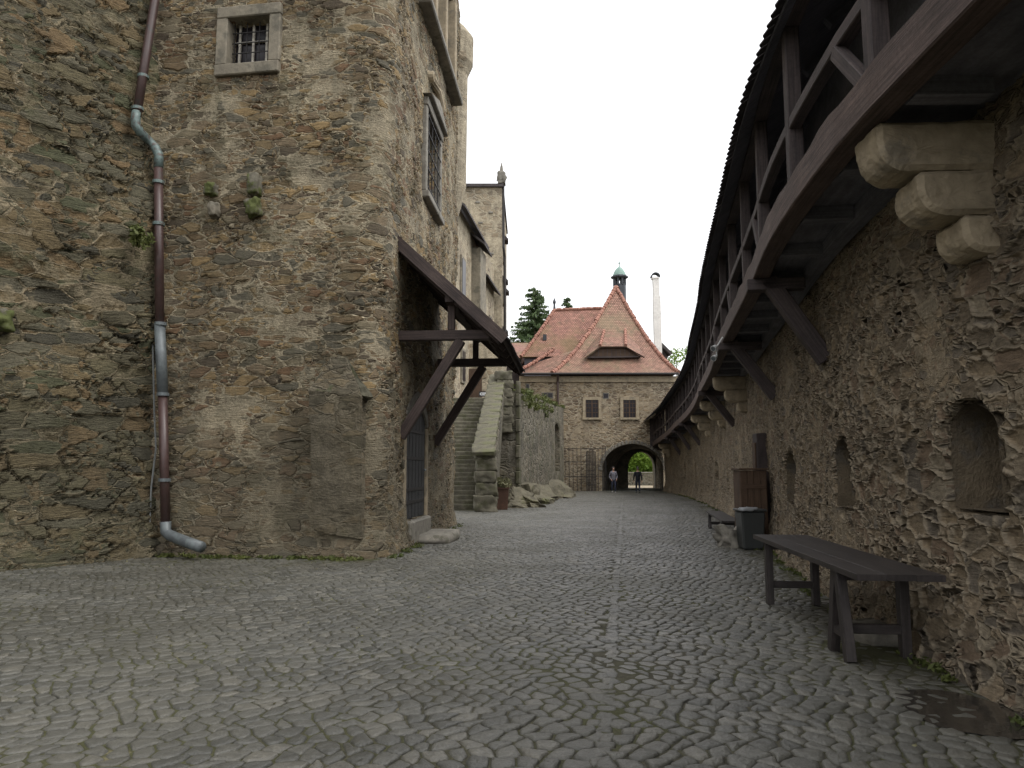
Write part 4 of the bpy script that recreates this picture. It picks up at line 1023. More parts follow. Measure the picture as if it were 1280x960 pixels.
leaf_cloud('plant', M['drygrass'], [tuple(pc + Vector((random.uniform(-.25, .25), random.uniform(-.25, .25), hh + random.uniform(.05, .3)))) for _ in range(14)], .16, 60, .05, pt_)

# ------------------------------------------------------------------ gatehouse
GY = 57.3; gx0, gx1 = .6, 12.5
gh = thing('gatehouse', (7, GY, 0), 'rubble gatehouse with steep red tiled roof and arched passage', 'building')
ze = 8.62
aL, aR = at(753, 613, GY).x, at(829.5, 613, GY).x; ac = (aL + aR) / 2; ahw = (aR - aL) / 2; aspr = 1.55; atop = at(791, 555, GY).z
def arcpts(c, hw, spr, top, y, n=20): return [Vector((c + hw * math.cos(a), y, spr + (top - spr) * math.sin(a))) for a in np.linspace(0, math.pi, n)]
arcf = arcpts(ac, ahw, aspr, atop, GY)
wl = MB()
# front wall round the arch
top = Vector((0, 0, ze)); 
ptsA = [Vector((aR, GY, 0))] + arcf + [Vector((aL, GY, 0))]
prev = None; strip_t = [Vector((p.x, GY, ze)) for p in ptsA]
for i in range(len(ptsA) - 1):
    if abs(ptsA[i].x - ptsA[i + 1].x) < 1e-5: continue
    wl.add([ptsA[i], ptsA[i + 1], strip_t[i + 1], strip_t[i]], [(3, 2, 1, 0)])
wl.add([(gx0, GY, 0), (aL, GY, 0), (aL, GY, ze), (gx0, GY, ze)], [(0, 1, 2, 3)])
wl.add([(aR, GY, 0), (gx1, GY, 0), (gx1, GY, ze), (aR, GY, ze)], [(0, 1, 2, 3)])
wl.add([(gx0, GY, 0), (gx0, 68, 0), (gx0, 68, ze), (gx0, GY, ze)], [(3, 2, 1, 0)])
wl.add([(gx1, GY, 0), (gx1, 68, 0), (gx1, 68, ze), (gx1, GY, ze)], [(0, 1, 2, 3)])
wl.build('wall', M['gate'], gh)
# passage lofted to the smaller far arch
BYY = 67.0; bL, bR = at(784, 612, BYY).x, at(818, 612, BYY).x; bc = (bL + bR) / 2; bhw = (bR - bL) / 2; btop = at(801, 565, BYY).z
arcb = [Vector((bc + bhw * math.cos(a), BYY, 1.3 + (btop - 1.3) * math.sin(a) ** .8)) for a in np.linspace(0, math.pi, 20)]
arcm = arcpts(bc - .2, ahw * .86, aspr, atop - .1, BYY - .6)
fr = [Vector((aR, GY + .003, 0))] + [p + Vector((0, .003, 0)) for p in arcf] + [Vector((aL, GY + .003, 0))]
md = [Vector((bc - .2 + ahw * .86, BYY - .6, 0))] + arcm + [Vector((bc - .2 - ahw * .86, BYY - .6, 0))]
bk = [Vector((bR, BYY - .6, 0))] + [p - Vector((0, .6, 0)) for p in arcb] + [Vector((bL, BYY - .6, 0))]
en = [p + Vector((0, .9, 0)) for p in bk]
q = MB()
for P0, P1 in ((fr, md),):
    for i in range(len(P0) - 1): q.add([P0[i], P0[i + 1], P1[i + 1], P1[i]], [(0, 1, 2, 3)])
q.build('passage', M['tunnel'], gh)
q = MB()
for P0, P1 in ((md, bk), (bk, en)):
    for i in range(len(P0) - 1): q.add([P0[i], P0[i + 1], P1[i + 1], P1[i]], [(0, 1, 2, 3)])
q.build('inner_arch', M['windowstone'], gh)
# voussoir ring, proud of the wall
q = MB(); nV = 26
for k in range(nV):
    a = math.pi * (k + .5) / nV; r0, r1 = 1.0, 1.0 + random.uniform(.09, .13)
    p0 = Vector((ac + ahw * 1.005 * math.cos(a), GY - .02, aspr + (atop - aspr) * 1.005 * math.sin(a))); p1 = Vector((ac + ahw * r1 * math.cos(a), GY - .02, aspr + (atop - aspr) * (r1 + .03) * math.sin(a)))
    q.bar(p0, p1, random.uniform(.19, .24), .09, up=(0, 1, 0))
q.build('arch_stones', M['greystone'], gh, bevel=.015)
MB().bar((gx0 - .05, GY - .06, ze - .2), (gx1 + .05, GY - .06, ze - .2), .16, .44).build('cornice', M['sand'], gh)
def gwin(px0, py0, px1, py1, fw, parent=gh):
    a, b = at(px0, py1, GY), at(px1, py0, GY); cx_, cz = (a.x + b.x) / 2, (a.z + b.z) / 2; w, h = b.x - a.x, b.z - a.z
    f = MB().box((cx_, GY - .03, b.z + fw / 2), (w + 2 * fw, .16, fw)).build('window', M['sand'], parent)
    for s in (-1, 1): MB().box((cx_ + s * (w + fw) / 2, GY - .028, cz), (fw, .15, h)).build('jamb', M['sand'], f)
    MB().box((cx_, GY - .04, a.z - fw * .35), (w + 2 * fw + .1, .22, fw * .7)).build('sill', M['sand'], f)
    MB().box((cx_, GY - .005, cz), (w, .02, h)).build('pane', M['glass'], f)
    q = MB(); q.box((cx_, GY - .035, cz), (.09, .05, h))
    for s in (-1, 1): q.box((cx_ + s * (w / 2 - .03), GY - .036, cz), (.06, .05, h)); q.box((cx_ + s * w / 4, GY - .034, cz), (.03, .03, h))
    for k in (.28, .55, .8): q.box((cx_, GY - .037, a.z + h * k), (w, .035, .05))
    q.build('sash', M['brownwood'], f)
gwin(732, 500, 748, 522, .22); gwin(779, 500, 794.5, 522, .22)
for px0, py0, px1, py1 in ((678, 491.5, 683.5, 497), (685, 491.5, 690.5, 497), (754.5, 492, 760, 497.5), (658, 480.5, 661, 486)):
    a, b = at(px0, py1, GY), at(px1, py0, GY)
    f = MB().box(((a.x + b.x) / 2, GY - .01, (a.z + b.z) / 2), (b.x - a.x + .12, .05, b.z - a.z + .12)).build('window', M['greystone'], gh)
    MB().box(((a.x + b.x) / 2, GY - .035, (a.z + b.z) / 2), (b.x - a.x, .03, b.z - a.z)).build('pane', M['glass'], f)
# roofs
eY = GY - .55; apex = at(770, 359, 63.5)
rl, rr = at(690, 466, eY).x, at(848, 464, eY).x; zE = at(770, 466.5, eY).z
ap = Vector((apex.x, 63.5, apex.z)); q = MB()
fl_, frr = Vector((rl, eY, zE)), Vector((rr, eY, zE + .05)); blb, brb = Vector((rl, 70, zE)), Vector((rr, 70, zE))
for a, b in ((fl_, frr), (frr, brb), (brb, blb), (blb, fl_)): q.patch(a, b, ap + (b - a).normalized() * .02, ap - (b - a).normalized() * .02, 10, 14, sag=.75)
roof = q.build('roof', M['tile2'], gh, solid=.12)
def hip(a, b, sag, parent, r=.16, n=44):
    q = MB(); prev = None
    for k in range(n):
        v0, v1 = k / n, (k + 1.12) / n
        f = lambda v: Vector(a).lerp(Vector(b), v) - Vector((0, 0, sag * 4 * v * (1 - v) * (1.25 - .5 * v) - .05))
        jv = Vector((random.uniform(-.025, .025), 0, random.uniform(-.03, .03)))
        q.tube([f(v0) + jv, f(min(1, v1)) + jv], [r * random.uniform(1.0, 1.2), r * .85], 8)
    return q.build('ridge_tiles', M['ridge'], parent)
hip(fl_, ap, .75, roof); hip(frr, ap, .75, roof)
rdL = at(693, 388, 65); rdR = at(752, 386, 65)
lo = Vector((at(651, 446, 61.5).x, 61.5, at(651, 446, 61.5).z))
q = MB(); lor = Vector((rdR.x, 61.5 - .4, lo.z)); q.patch(lo, lor, rdR, rdL, 8, 8, sag=.12)
q.patch(Vector((lo.x, 69, lo.z)), lo, rdL, rdL + Vector((0, .02, 0)), 4, 8, sag=.12)
mr = q.build('upper_roof', M['tile'], gh, solid=.12)
hip(lo, rdL, .12, mr, .15, 26); hip(rdL, rdR, 0, mr, .14, 22)
q = MB(); q.tube([rdL + Vector((0, 0, .1)), rdL + Vector((0, 0, .5)), rdL + Vector((0, 0, .75)), rdL + Vector((0, 0, 1.1))], [.12, .08, .15, .02], 8); q.build('finial', M['lead'], mr)
q = MB(); q.prism([Vector((lo.x + .3, 61.8, zE - .2)), Vector((rl + 4, 61.8, zE - .2)), Vector((rl + 4, 61.8, lo.z + .1)), Vector((lo.x + .3, 61.8, lo.z + .1))], (0, .2, 0)); q.build('upper_boarding', M['soffit'], gh)
skC = at(693, 437, 60.6)
q = MB(); a_, b_ = Vector((at(652, 467, eY).x, eY, zE)), Vector((rl + .9, eY, zE - .02))
q.patch(a_, b_, Vector((skC.x + 1.6, 60.6, skC.z)), Vector((at(654, 459, 58.5).x, 58.5, at(654, 459, 58.5).z)), 6, 6, sag=.12)
sk = q.build('skirt_roof', M['tile2'], gh, solid=.1)
hip(Vector((at(652, 462, 57.6).x, 57.6, at(652, 462, 57.6).z)), skC, .05, sk, .13, 20)
# roof hatch
c = at(681, 422, 62.8); MB().box(c, (.3, .25, .5)).build('vent', M['lead'], mr)
# eyebrow dormer: dark boarded front under a tongue of tiles
dy = 58.0
dA, dB, dC, dD = at(734, 447.5, dy), at(801, 446.5, dy), at(781.5, 433, dy), at(749.5, 433, dy)
fr_ = Vector((0, 1.4, .0))
q = MB(); q.prism([dA, dB, dC, dD], fr_); dm = q.build('dormer', M['brownwood'], gh)
rT, rU = at(755.5, 413, 60.9), at(781.5, 412, 60.9)
fwd = Vector((0, -.3, -.04))
q = MB(); q.patch(dD + fwd, dC + fwd, rU, rT, 6, 6); q.patch(dA + fwd + Vector((-.25, 0, 0)), dD + fwd, rT, at(741, 427, 59.9), 4, 6, sag=-.1); q.patch(dC + fwd, dB + fwd + Vector((.25, 0, 0)), at(794, 427, 59.9), rU, 4, 6, sag=-.1)
q.build('dormer_roof', M['tile2'], dm, solid=.1)
q = MB()
for a, b in ((dA, dB), (dD, dC)): q.bar(a + Vector((0, -.03, .05)), b + Vector((0, -.03, .05)), .08, .12)
for s in np.linspace(0, 1, 12):
    a = dA.lerp(dB, .05 + .9 * s); u = min(s / .27, 1, (1 - s) / .27); q.bar_axis(a + Vector((0, -.012, 0)), a + Vector((0, -.012, (dC.z - dA.z) * max(.1, u))), (1, 0, 0), .05, .02)
q.build('dormer_boards', M['wood'], dm)
for a, b in ((dD + fwd, rT), (dC + fwd, rU)):
    q = MB()
    for k in range(7): q.tube([a.lerp(b, k / 7) + Vector((0, 0, .08)), a.lerp(b, (k + 1.1) / 7) + Vector((0, 0, .08))], [.13, .09], 7)
    q.build('ridge_tiles', M['ridge'], dm)
q = MB(); q.tube([(at(652, 468, eY).x, eY - .08, zE - .06), (rr, eY - .08, zE - .04)], .09, 8); q.build('gutter', M['iron'], gh)
px_ = at(697, 470, GY).x; q = MB(); q.tube([(px_, eY - .05, zE - .1), (px_, GY - .12, zE - .6), (px_, GY - .12, 0.2)], .075, 8); q.build('rain_pipe', M['pipebrown'], gh)

# lantern turret on the roof
LT = thing('roof_lantern', at(774.5, 360, 66), 'small dark bell lantern with green copper dome above the roof peak', 'bell turret')
lc = at(774.5, 360, 66); r_l = .56
zb, zo0, zo1, zt = at(774, 366, 66).z - 1.2, at(774, 356, 66).z, at(774, 347.5, 66).z, at(774, 333, 66).z
q = MB(); q.tube([(lc.x, 66, zb), (lc.x, 66, zo0)], [r_l, r_l], 8); q.build('drum', M['lead'], LT)
q = MB()
for k in range(8):
    a = 2 * math.pi * (k + .5) / 8; q.bar((lc.x + r_l * .9 * math.cos(a), 66 + r_l * .9 * math.sin(a), zo0 - .05), (lc.x + r_l * .9 * math.cos(a), 66 + r_l * .9 * math.sin(a), zo1 + .05), .17, .17)
q.build('columns', M['lead'], LT)
q = MB(); q.tube([(lc.x, 66, zo1 - .1), (lc.x, 66, zo1), (lc.x, 66, zo1 + .12), (lc.x, 66, zo1 + .2)], [.62, .78, .78, .6], 8); q.build('eave', M['lead'], LT)
q = MB(); hh = zt - zo1 - .2
q.tube([(lc.x, 66, zo1 + .18 + hh * s) for s in (0, .25, .5, .75, .92, 1)], [.62, .54, .44, .3, .14, .05], 12); q.build('dome', M['copper'], LT)
q = MB(); q.tube([(lc.x, 66, zt - .05), (lc.x, 66, zt + .7)], [.05, .02], 6); q.tube([(lc.x, 66, zt + .2), (lc.x, 66, zt + .3), (lc.x, 66, zt + .4)], [.02, .1, .02], 8); q.build('finial', M['copper'], LT)

# white chimney and the dark gable behind
ch = thing('white_chimney', at(822, 430, 71), 'tall slim white chimney with little arched cap right of the roof peak', 'chimney')
cb_, ct = at(822.5, 432, 71), at(819, 349, 71)
q = MB(); q.bar_axis((cb_.x, 71, cb_.z - 4), (cb_.x - .05, 71, at(0, 372, 71).z), (1, 0, 0), .66, .66); q.bar_axis((cb_.x - .05, 71, at(0, 372, 71).z), (ct.x + .02, 71, ct.z), (1, 0, 0), .56, .56); q.build('stack', M['white'], ch)
q = MB(); z = at(0, 372, 71).z; q.box((cb_.x - .03, 71, z), (.68, .68, .1)); q.box((ct.x, 71, ct.z + .06), (.68, .68, .14)); q.build('band', M['white'], ch)
q = MB(); cc = Vector((ct.x, 71, ct.z + .13))
prev = None
for a in np.linspace(-.15, math.pi + .15, 12):
    p = cc + Vector((.36 * math.cos(a) * 1.05, 0, .08 + .34 * math.sin(a)))
    if prev is not None: q.bar(prev, p, .74, .1, up=(0, 0, 1) if abs(p.x - prev.x) > .08 else (1, 0, 0))
    prev = p
q.build('cap', M['lead'], ch)
og_ = thing('outbuilding', at(833, 445, 74), 'dark gabled roof end peeping out beside the white chimney', 'building')
a = at(827, 431, 74); b = at(838, 445, 74)
q = MB(); q.prism([(a.x - 5, 74, a.z - 3), (b.x - .3, 74, a.z - 3), (b.x - .3, 74, b.z), (a.x, 74, a.z - .3), (a.x - 5, 74, b.z - 1)], (0, 5, 0)); q.build('wall', M['wood'], og_)
q = MB(); q.bar((a.x - .4, 76, a.z + .25), (b.x, 76, b.z + .1), 5.4, .25, up=(0, 0, 1)); q.build('roof', M['shingle'], og_)

ob = thing('low_house', at(650, 445, 68), 'low red tiled house left of the gatehouse roof', 'house')
q = MB(); A_, B_, C_, D_ = at(622, 447, 66), at(664, 447, 66), at(676, 428.5, 70), at(622, 428.5, 70); q.patch(A_, B_, C_, D_, 6, 6); q.build('roof', M['tile'], ob, solid=.15)
q = MB(); q.prism([(A_.x + .2, 66.5, 0), (B_.x - .2, 66.5, 0), (B_.x - .2, 66.5, A_.z), (A_.x + .2, 66.5, A_.z)], (0, 3, 0)); q.build('wall', M['wood'], ob)

# ------------------------------------------------------------------ iron gate left of the arch
ig = thing('iron_gate', at(728, 612, 56.7), 'dark iron gate leaf folded back on the wall left of the arch', 'gate')
def ib(px, y0=612.5, y1=558, Y=56.75, r=.035, name='bar'):
    x = at(px, 600, Y).x; zt_ = at(px, y1, Y).z; zb_ = .03
    q = MB(); q.bar((x, Y, zb_), (x, Y, zt_), r, r); return q.build(name, M['iron'], ig)
for px in (706.5, 711.5, 716.5, 721.5, 726.5): ib(px, y1=557.5 + random.uniform(0, 2))
for px in (733.5, 735.2, 737, 739, 740.8, 742.6, 744.4): ib(px, y1=561 + abs(px - 739) * .6, r=.06)
for px in (748, 753, 757.5): ib(px, y1=561 - (px - 748) * .35)
for py in (561, 577.5, 596): 
    a, b = at(705, py, 56.72), at(758, py, 56.72); q = MB(); q.bar(a, b, .03, .05); q.build('rail', M['iron'], ig)
for py in (588, 593, 600, 606):
    a, b = at(733, py, 56.73), at(745, py, 56.73); q = MB(); q.bar(a, b, .03, .04); q.build('rail', M['iron'], ig)
q = MB(); x = at(701.5, 600, 56.6).x; q.bar((x, 56.6, 0), (x, 56.6, at(701, 552, 56.6).z), .24, .24); q.build('post', M['wood'], ig)
x = at(698, 600, 56.4).x; q = MB(); q.bar((x, 56.2, 0), (x, 56.2, at(0, 579, 56.2).z), .26, .26); q.build('post', M['wood'], ig)

# ------------------------------------------------------------------ furniture along the right wall
def trestle_table(name, label, cat, pl, pr, wdt, h, th, trestles, mat='tablewood', group=None, leg=.1, spread=.2):
    pl, pr = Vector(pl), Vector(pr); d = (pr - pl).normalized(); nrm = Vector((-d.y, d.x, 0))   # pl far, pr near; nrm points to the wall
    t_ = thing(name, (pl + pr) / 2, label, cat, group)
    for k in range(3):
        o = nrm * (wdt * (k + .5) / 3); q = MB(); q.bar(pl + o + Vector((0, 0, h - th / 2)) + d * random.uniform(-.015, .015), pr + o + Vector((0, 0, h - th / 2 + random.uniform(-.002, .002))), wdt / 3 - .002, th); q.build('plank', M[mat], t_, bevel=.0015)
    for s, ins, sp2 in trestles:
        for side in (0, 1):
            spread = sp2[side]
            e = pl + d * s + nrm * (ins if side == 0 else wdt - ins)
            for k in ((-1, 1) if spread > .05 else (0,)):
                q = MB(); q.bar(e + d * (k * .03) + Vector((0, 0, h - th - .004)), e + d * (k * spread) - nrm * (0.0 if side else 0) + Vector((0, 0, 0)), leg, leg * .8, up=nrm); q.build('leg', M[mat], t_, bevel=.004)
            if spread > .05: q = MB(); q.bar(e - d * spread * .75 + Vector((0, 0, h * .27)), e + d * spread * .75 + Vector((0, 0, h * .27)), .05, .07); q.build('brace', M[mat], t_)
        q = MB(); q.bar(pl + d * s + nrm * ins + Vector((0, 0, h * .3)), pl + d * s + nrm * (wdt - ins) + Vector((0, 0, h * .3)), .06, .08); q.build('stretcher', M[mat], t_, bevel=.005)
        q = MB(); q.bar(pl + d * s + nrm * .03 + Vector((0, 0, h - th - .045)), pl + d * s + nrm * (wdt - .03) + Vector((0, 0, h - th - .045)), .09, .08); q.build('bearer', M[mat], t_, bevel=.005)
    return t_
def gpt(px, py, z): d = ray(px, py); k = (z - EYE) / d.z; return Vector((d.x * k, d.y * k, 0))
a, b = gpt(941, 668, .78), gpt(1071, 718, .78)
trestle_table('trestle_table', 'long dark plank trestle table standing against the rubble wall', 'table', a, b, .67, .78, .05, ((.5, .07, (0, 0)), ((a - b).length - .68, .07, (.22, 0))))
a, b = gpt(882.5, 638.5, .44), gpt(902, 651, .44)
trestle_table('bench', 'small dark wooden bench beyond the bin by the wall', 'bench', a, b, .42, .44, .045, ((.5, .05, (.17, .17)), ((a - b).length - .5, .05, (.17, .17))), leg=.08)
a2 = b + Vector((.12, -.15, 0)); b2 = a2 + Vector((-.18, -1.7, 0))
rock('loose_stone', M['greystone'], (4.62, 16.2, .1), (.5, .6, .5), .2, .5, 31, label='rough brown stone lump on the ground beside the bin', cat='stone')
rock('loose_stone', M['greystone'], (3.45, 7.5, .03), (.4, .7, .2), .1, .4, 33, label='flat dark boulder lying under the trestle table', cat='stone')

# bin
bc_ = gpt(942, 688, 0) + Vector((.03, .26, 0)); bn = thing('litter_bin', bc_, 'dark grey plastic bin with a white bag over its rim', 'bin')
def taper_box(q, c, w0, d0, w1_, d1, z0, z1): 
    q.add([c + Vector(v) for v in ((-w0/2, -d0/2, z0), (w0/2, -d0/2, z0), (w0/2, d0/2, z0), (-w0/2, d0/2, z0), (-w1_/2, -d1/2, z1), (w1_/2, -d1/2, z1), (w1_/2, d1/2, z1), (-w1_/2, d1/2, z1))], [(3, 2, 1, 0), (0, 1, 5, 4), (1, 2, 6, 5), (2, 3, 7, 6), (3, 0, 4, 7), (4, 5, 6, 7)]); return q
taper_box(MB(), bc_, .4, .42, .49, .5, 0.005, .76).build('body', M['binm'], bn, bevel=.03)
taper_box(MB(), bc_, .54, .55, .54, .55, .762, .81).build('rim', M['binm'], bn, bevel=.015)
bgo = rock('liner_bag', M['bag'], bc_ + Vector((-.1, -.22, .81)), (.36, .16, .07), .1, .6, 12, parent=bn)
# wooden cabinet behind the bin and tall post
cbp = Vector((at(941, 640, 16.4).x, 16.3, 0)); cab = thing('wooden_cabinet', cbp, 'brown plank cupboard standing behind the bin', 'cabinet')
q = MB()
for k in range(4): q.bar_axis(cbp + Vector((-.21 + .14 * k, -.02, .02)), cbp + Vector((-.21 + .14 * k, -.02, 1.58)), (1, 0, 0), .134, .035)
q.build('front', M['brownwood'], cab, bevel=.005)
q = MB(); q.box(cbp + Vector((0, .25, .8)), (.56, .48, 1.56)); q.build('body', M['brownwood'], cab, bevel=.01)
q = MB(); q.box(cbp + Vector((0, .22, 1.61)), (.64, .6, .04)); q.build('lid', M['brownwood'], cab, bevel=.006)
q = MB()
for z in (.35, 1.25): MB().bar(cbp + Vector((-.26, -.045, z)), cbp + Vector((.26, -.045, z)), .02, .1).build('batten', M['brownwood'], cab)
hp = at(950, 642, 17.0); 
pp = Vector((float(wx(17.1)) - .1, 17.1, 0)); ps = thing('timber_post', pp, 'tall dark timber post with a sloped top leaning by the wall behind the bin', 'post')
q = MB(); q.prism([pp + Vector(v) for v in ((-.15, -.16, 0), (.17, -.16, 0), (.17, -.16, 2.28), (.05, -.16, 2.42), (-.15, -.16, 2.4))], (0, .3, 0)); q.build('shaft', M['wood'], ps, bevel=.015)
q = MB(); q.bar_axis(pp + Vector((-.165, .0, .05)), pp + Vector((-.165, .0, 2.2)), (1, 0, 0), .026, .2); q.build('cover_board', M['brownwood'], ps)

# small fern on the left wall
h_ = hit(172, 296, PL); p = h_[3] + h_[4] * .1
fe = leaf_cloud('wall_fern', M['weed'], [tuple(p + Vector((random.uniform(-.18, .18), -.02, random.uniform(-.2, .14)))) for _ in range(9)], .13, 40, .045, origin=tuple(p)); tag(fe, 'small green fern growing from the left slate wall by the downpipe', 'plant')
# weeds at the wall feet: nobody could count them
cs = []
for _ in range(90):
    y = random.uniform(4, 50); cs.append(tuple(wp(y, random.uniform(.16, .36), .02)))
for _ in range(60):
    s = random.uniform(0, 4.2); pq = CORN + FD * s + np.array([FD[1], -FD[0]]) * -random.uniform(-.0, .1); pq = CORN + FD * s + np.array([-.15, -.9887]) * random.uniform(.12, .35); cs.append((pq[0], pq[1], .02))
for _ in range(40):
    p_ = sidep(random.uniform(14, 22.5), random.uniform(.12, .35), .02); cs.append(tuple(p_))
wd = leaf_cloud('ground_weeds', M['weed'], cs, [random.uniform(.04, .13) for _ in cs], 26, .022, squash=.4, elong=1.6); tag(wd, 'low green weeds along the feet of the walls', 'weeds', kind='stuff')

cs = [(random.uniform(-7, 3.2), random.uniform(3.4, 14), .012) for _ in range(70)]
fl2 = leaf_cloud('fallen_leaves', M['drygrass'], cs, .03, 2, .016, squash=.15); tag(fl2, 'small dry leaves and scraps scattered over the cobbles', 'leaves', kind='stuff')

# ------------------------------------------------------------------ people
def skin_mesh(name, verts, edges, radii, mat, parent, sub=2):
    me = bpy.data.meshes.new(name); me.from_pydata(verts, edges, []); o = bpy.data.objects.new(name, me); C.objects.link(o)
    m = o.modifiers.new('s', 'SKIN'); 
    sv = me.skin_vertices[0] if me.skin_vertices else None
    if sv is None:
        bpy.context.view_layer.objects.active = o; o.select_set(True); bpy.ops.mesh.customdata_skin_add(); sv = me.skin_vertices[0]
    for i, r_ in enumerate(radii): sv.data[i].radius = r_ if isinstance(r_, tuple) else (r_, r_); sv.data[i].use_root = (i == 0)
    m2 = o.modifiers.new('d', 'SUBSURF'); m2.levels = sub; m2.render_levels = sub
    bpy.context.view_layer.update(); dg = bpy.context.evaluated_depsgraph_get()
    nm = bpy.data.meshes.new_from_object(o.evaluated_get(dg)); nm.name = name
    bpy.data.objects.remove(o); nm.materials.clear(); nm.materials.append(mat); nm.shade_smooth()
    o = bpy.data.objects.new(name, nm); C.objects.link(o); o.parent = parent; return o
def person(loc, rz, label, top, legs, shoes, hands_in, stride, group=None, hair=True):
    r0 = thing('person', loc, label, 'person', group); r0.rotation_euler = (0, 0, rz)
    # local: faces -Y, feet at z=0
    hx = .095; s = stride
    fL, fR = Vector((hx, -s * .32, .07)), Vector((-hx, s * .32, .09 + abs(s) * .03))
    kL, kR = Vector((hx, -s * .2 - .02, .5)), Vector((-hx, s * .08 - .03, .5))
    if hands_in: hL, hR = Vector((.2, -.07, .92)), Vector((-.2, -.07, .92)); eL, eR = Vector((.285, .06, 1.12)), Vector((-.285, .06, 1.12))
    else: hL, hR = Vector((.27, -.1 - s * .0, .83)), Vector((-.27, .04, .82)); eL, eR = Vector((.26, .03, 1.1)), Vector((-.26, .06, 1.1))
    # body: head, neck, hands with five fingers, one continuous mesh
    V = [(0, 0, .95), (0, .01, 1.2), (0, .01, 1.43), (0, -.005, 1.52), (0, -.02, 1.58), (0, -.025, 1.655), (0, -.015, 1.73)]; E = [(0, 1), (1, 2), (2, 3), (3, 4), (4, 5), (5, 6)]
    Rr = [(.14, .1), (.12, .09), (.1, .07), .05, (.06, .075), (.078, .095), (.06, .075)]
    V += [(0, -.118, 1.63)]; E += [(5, 7)]; Rr += [.014]                # nose
    for sx in (1, -1):
        n = len(V); sh = Vector((sx * .17, .01, 1.41)); e, h = (eL, hL) if sx > 0 else (eR, hR); dd = (h - e).normalized()
        V += [tuple(sh), tuple(e), tuple(h), tuple(h + dd * .07)]; E += [(2, n), (n, n + 1), (n + 1, n + 2), (n + 2, n + 3)]; Rr += [.055, .04, .026, (.036, .02)]
        side = dd.cross(Vector((1, 0, 0))).normalized()
        for k in range(4):
            ln = (.075, .085, .08, .062)[k]; b0 = h + dd * .09 + side * ((k - 1.5) * .02); tip = b0 + dd * ln + Vector((-sx * .02, 0, 0)); mid_ = b0 + dd * ln * .5 + Vector((-sx * .004, 0, 0))
            q_ = len(V); V += [tuple(b0), tuple(mid_), tuple(tip)]; E += [(n + 3, q_), (q_, q_ + 1), (q_ + 1, q_ + 2)]; Rr += [.0095, .009, .0075]
        q_ = len(V); tb_ = h + dd * .03 + side * .035; V += [tuple(tb_), tuple(tb_ + dd * .035 + side * .022), tuple(tb_ + dd * .065 + side * .024)]; E += [(n + 2, q_), (q_, q_ + 1), (q_ + 1, q_ + 2)]; Rr += [.012, .01, .008]
    body = skin_mesh('body', V, E, Rr, M['skin'], r0)
    # eyes, ears
    for sx in (1, -1):
        q = MB(); q.tube([Vector((sx * .034, -.112, 1.655)), Vector((sx * .034, -.1195, 1.655))], [.012, .008], 8); q.build('eye', M['hair'], None).parent = body
    # jacket / hoodie
    V = [(0, 0, .78), (0, 0, 1.05), (0, .0, 1.25), (0, .01, 1.4), (0, .02, 1.47)]; E = [(0, 1), (1, 2), (2, 3), (3, 4)]; Rr = [(.185, .135), (.18, .13), (.19, .135), (.155, .11), (.075, .075)]
    for sx in (1, -1):
        n = len(V); e, h = (eL, hL) if sx > 0 else (eR, hR); sh = Vector((sx * .185, .01, 1.4)); wr = e.lerp(h, .93)
        V += [tuple(sh), tuple(e), tuple(wr)]; E += [(3, n), (n, n + 1), (n + 1, n + 2)]; Rr += [.075, .058, .045]
    if hands_in: V += [(0, .1, 1.45)]; E += [(4, len(V) - 1)]; Rr += [(.085, .05)]
    skin_mesh('jacket', V, E, Rr, top, r0)
    V = [(0, 0, .95), (0, 0, 1.06)]; E = [(0, 1)]; Rr = [(.165, .125), (.15, .11)]
    for sx, kk, ff in ((1, kL, fL), (-1, kR, fR)):
        n = len(V); V += [(sx * .085, 0, .83), tuple(kk), tuple(ff + Vector((0, 0, .03)))]; E += [(0, n), (n, n + 1), (n + 1, n + 2)]; Rr += [.095, .068, .052]
    skin_mesh('trousers', V, E, Rr, legs, r0)
    for ff in (fL, fR):
        q_ = ff + Vector((0, .03, -.035)); skin_mesh('shoe', [tuple(q_), tuple(q_ + Vector((0, -.09, -.005))), tuple(q_ + Vector((0, -.19, -.008)))], [(0, 1), (1, 2)], [(.042, .036), (.046, .034), (.034, .024)], shoes, r0)
    skin_mesh('hair', [(0, .03, 1.7), (0, -.01, 1.745), (0, .055, 1.64)], [(0, 1), (0, 2)], [(.082, .09), (.066, .075), (.07, .06)], M['hair'], r0)
    return r0
person(Vector((at(767, 613, 53.6).x, 53.6, 0)), R(12), 'person in grey hooded jacket, dark jeans and white shoes facing us at the arch', M['hoodie'], M['jeans'], M['shoe'], True, .3)
person(Vector((at(797.5, 613, 52).x, 52, 0)), R(176), 'person in black jacket and dark trousers walking away through the arch', M['blackcloth'], M['jeans'], M['darkshoe'], False, .55)

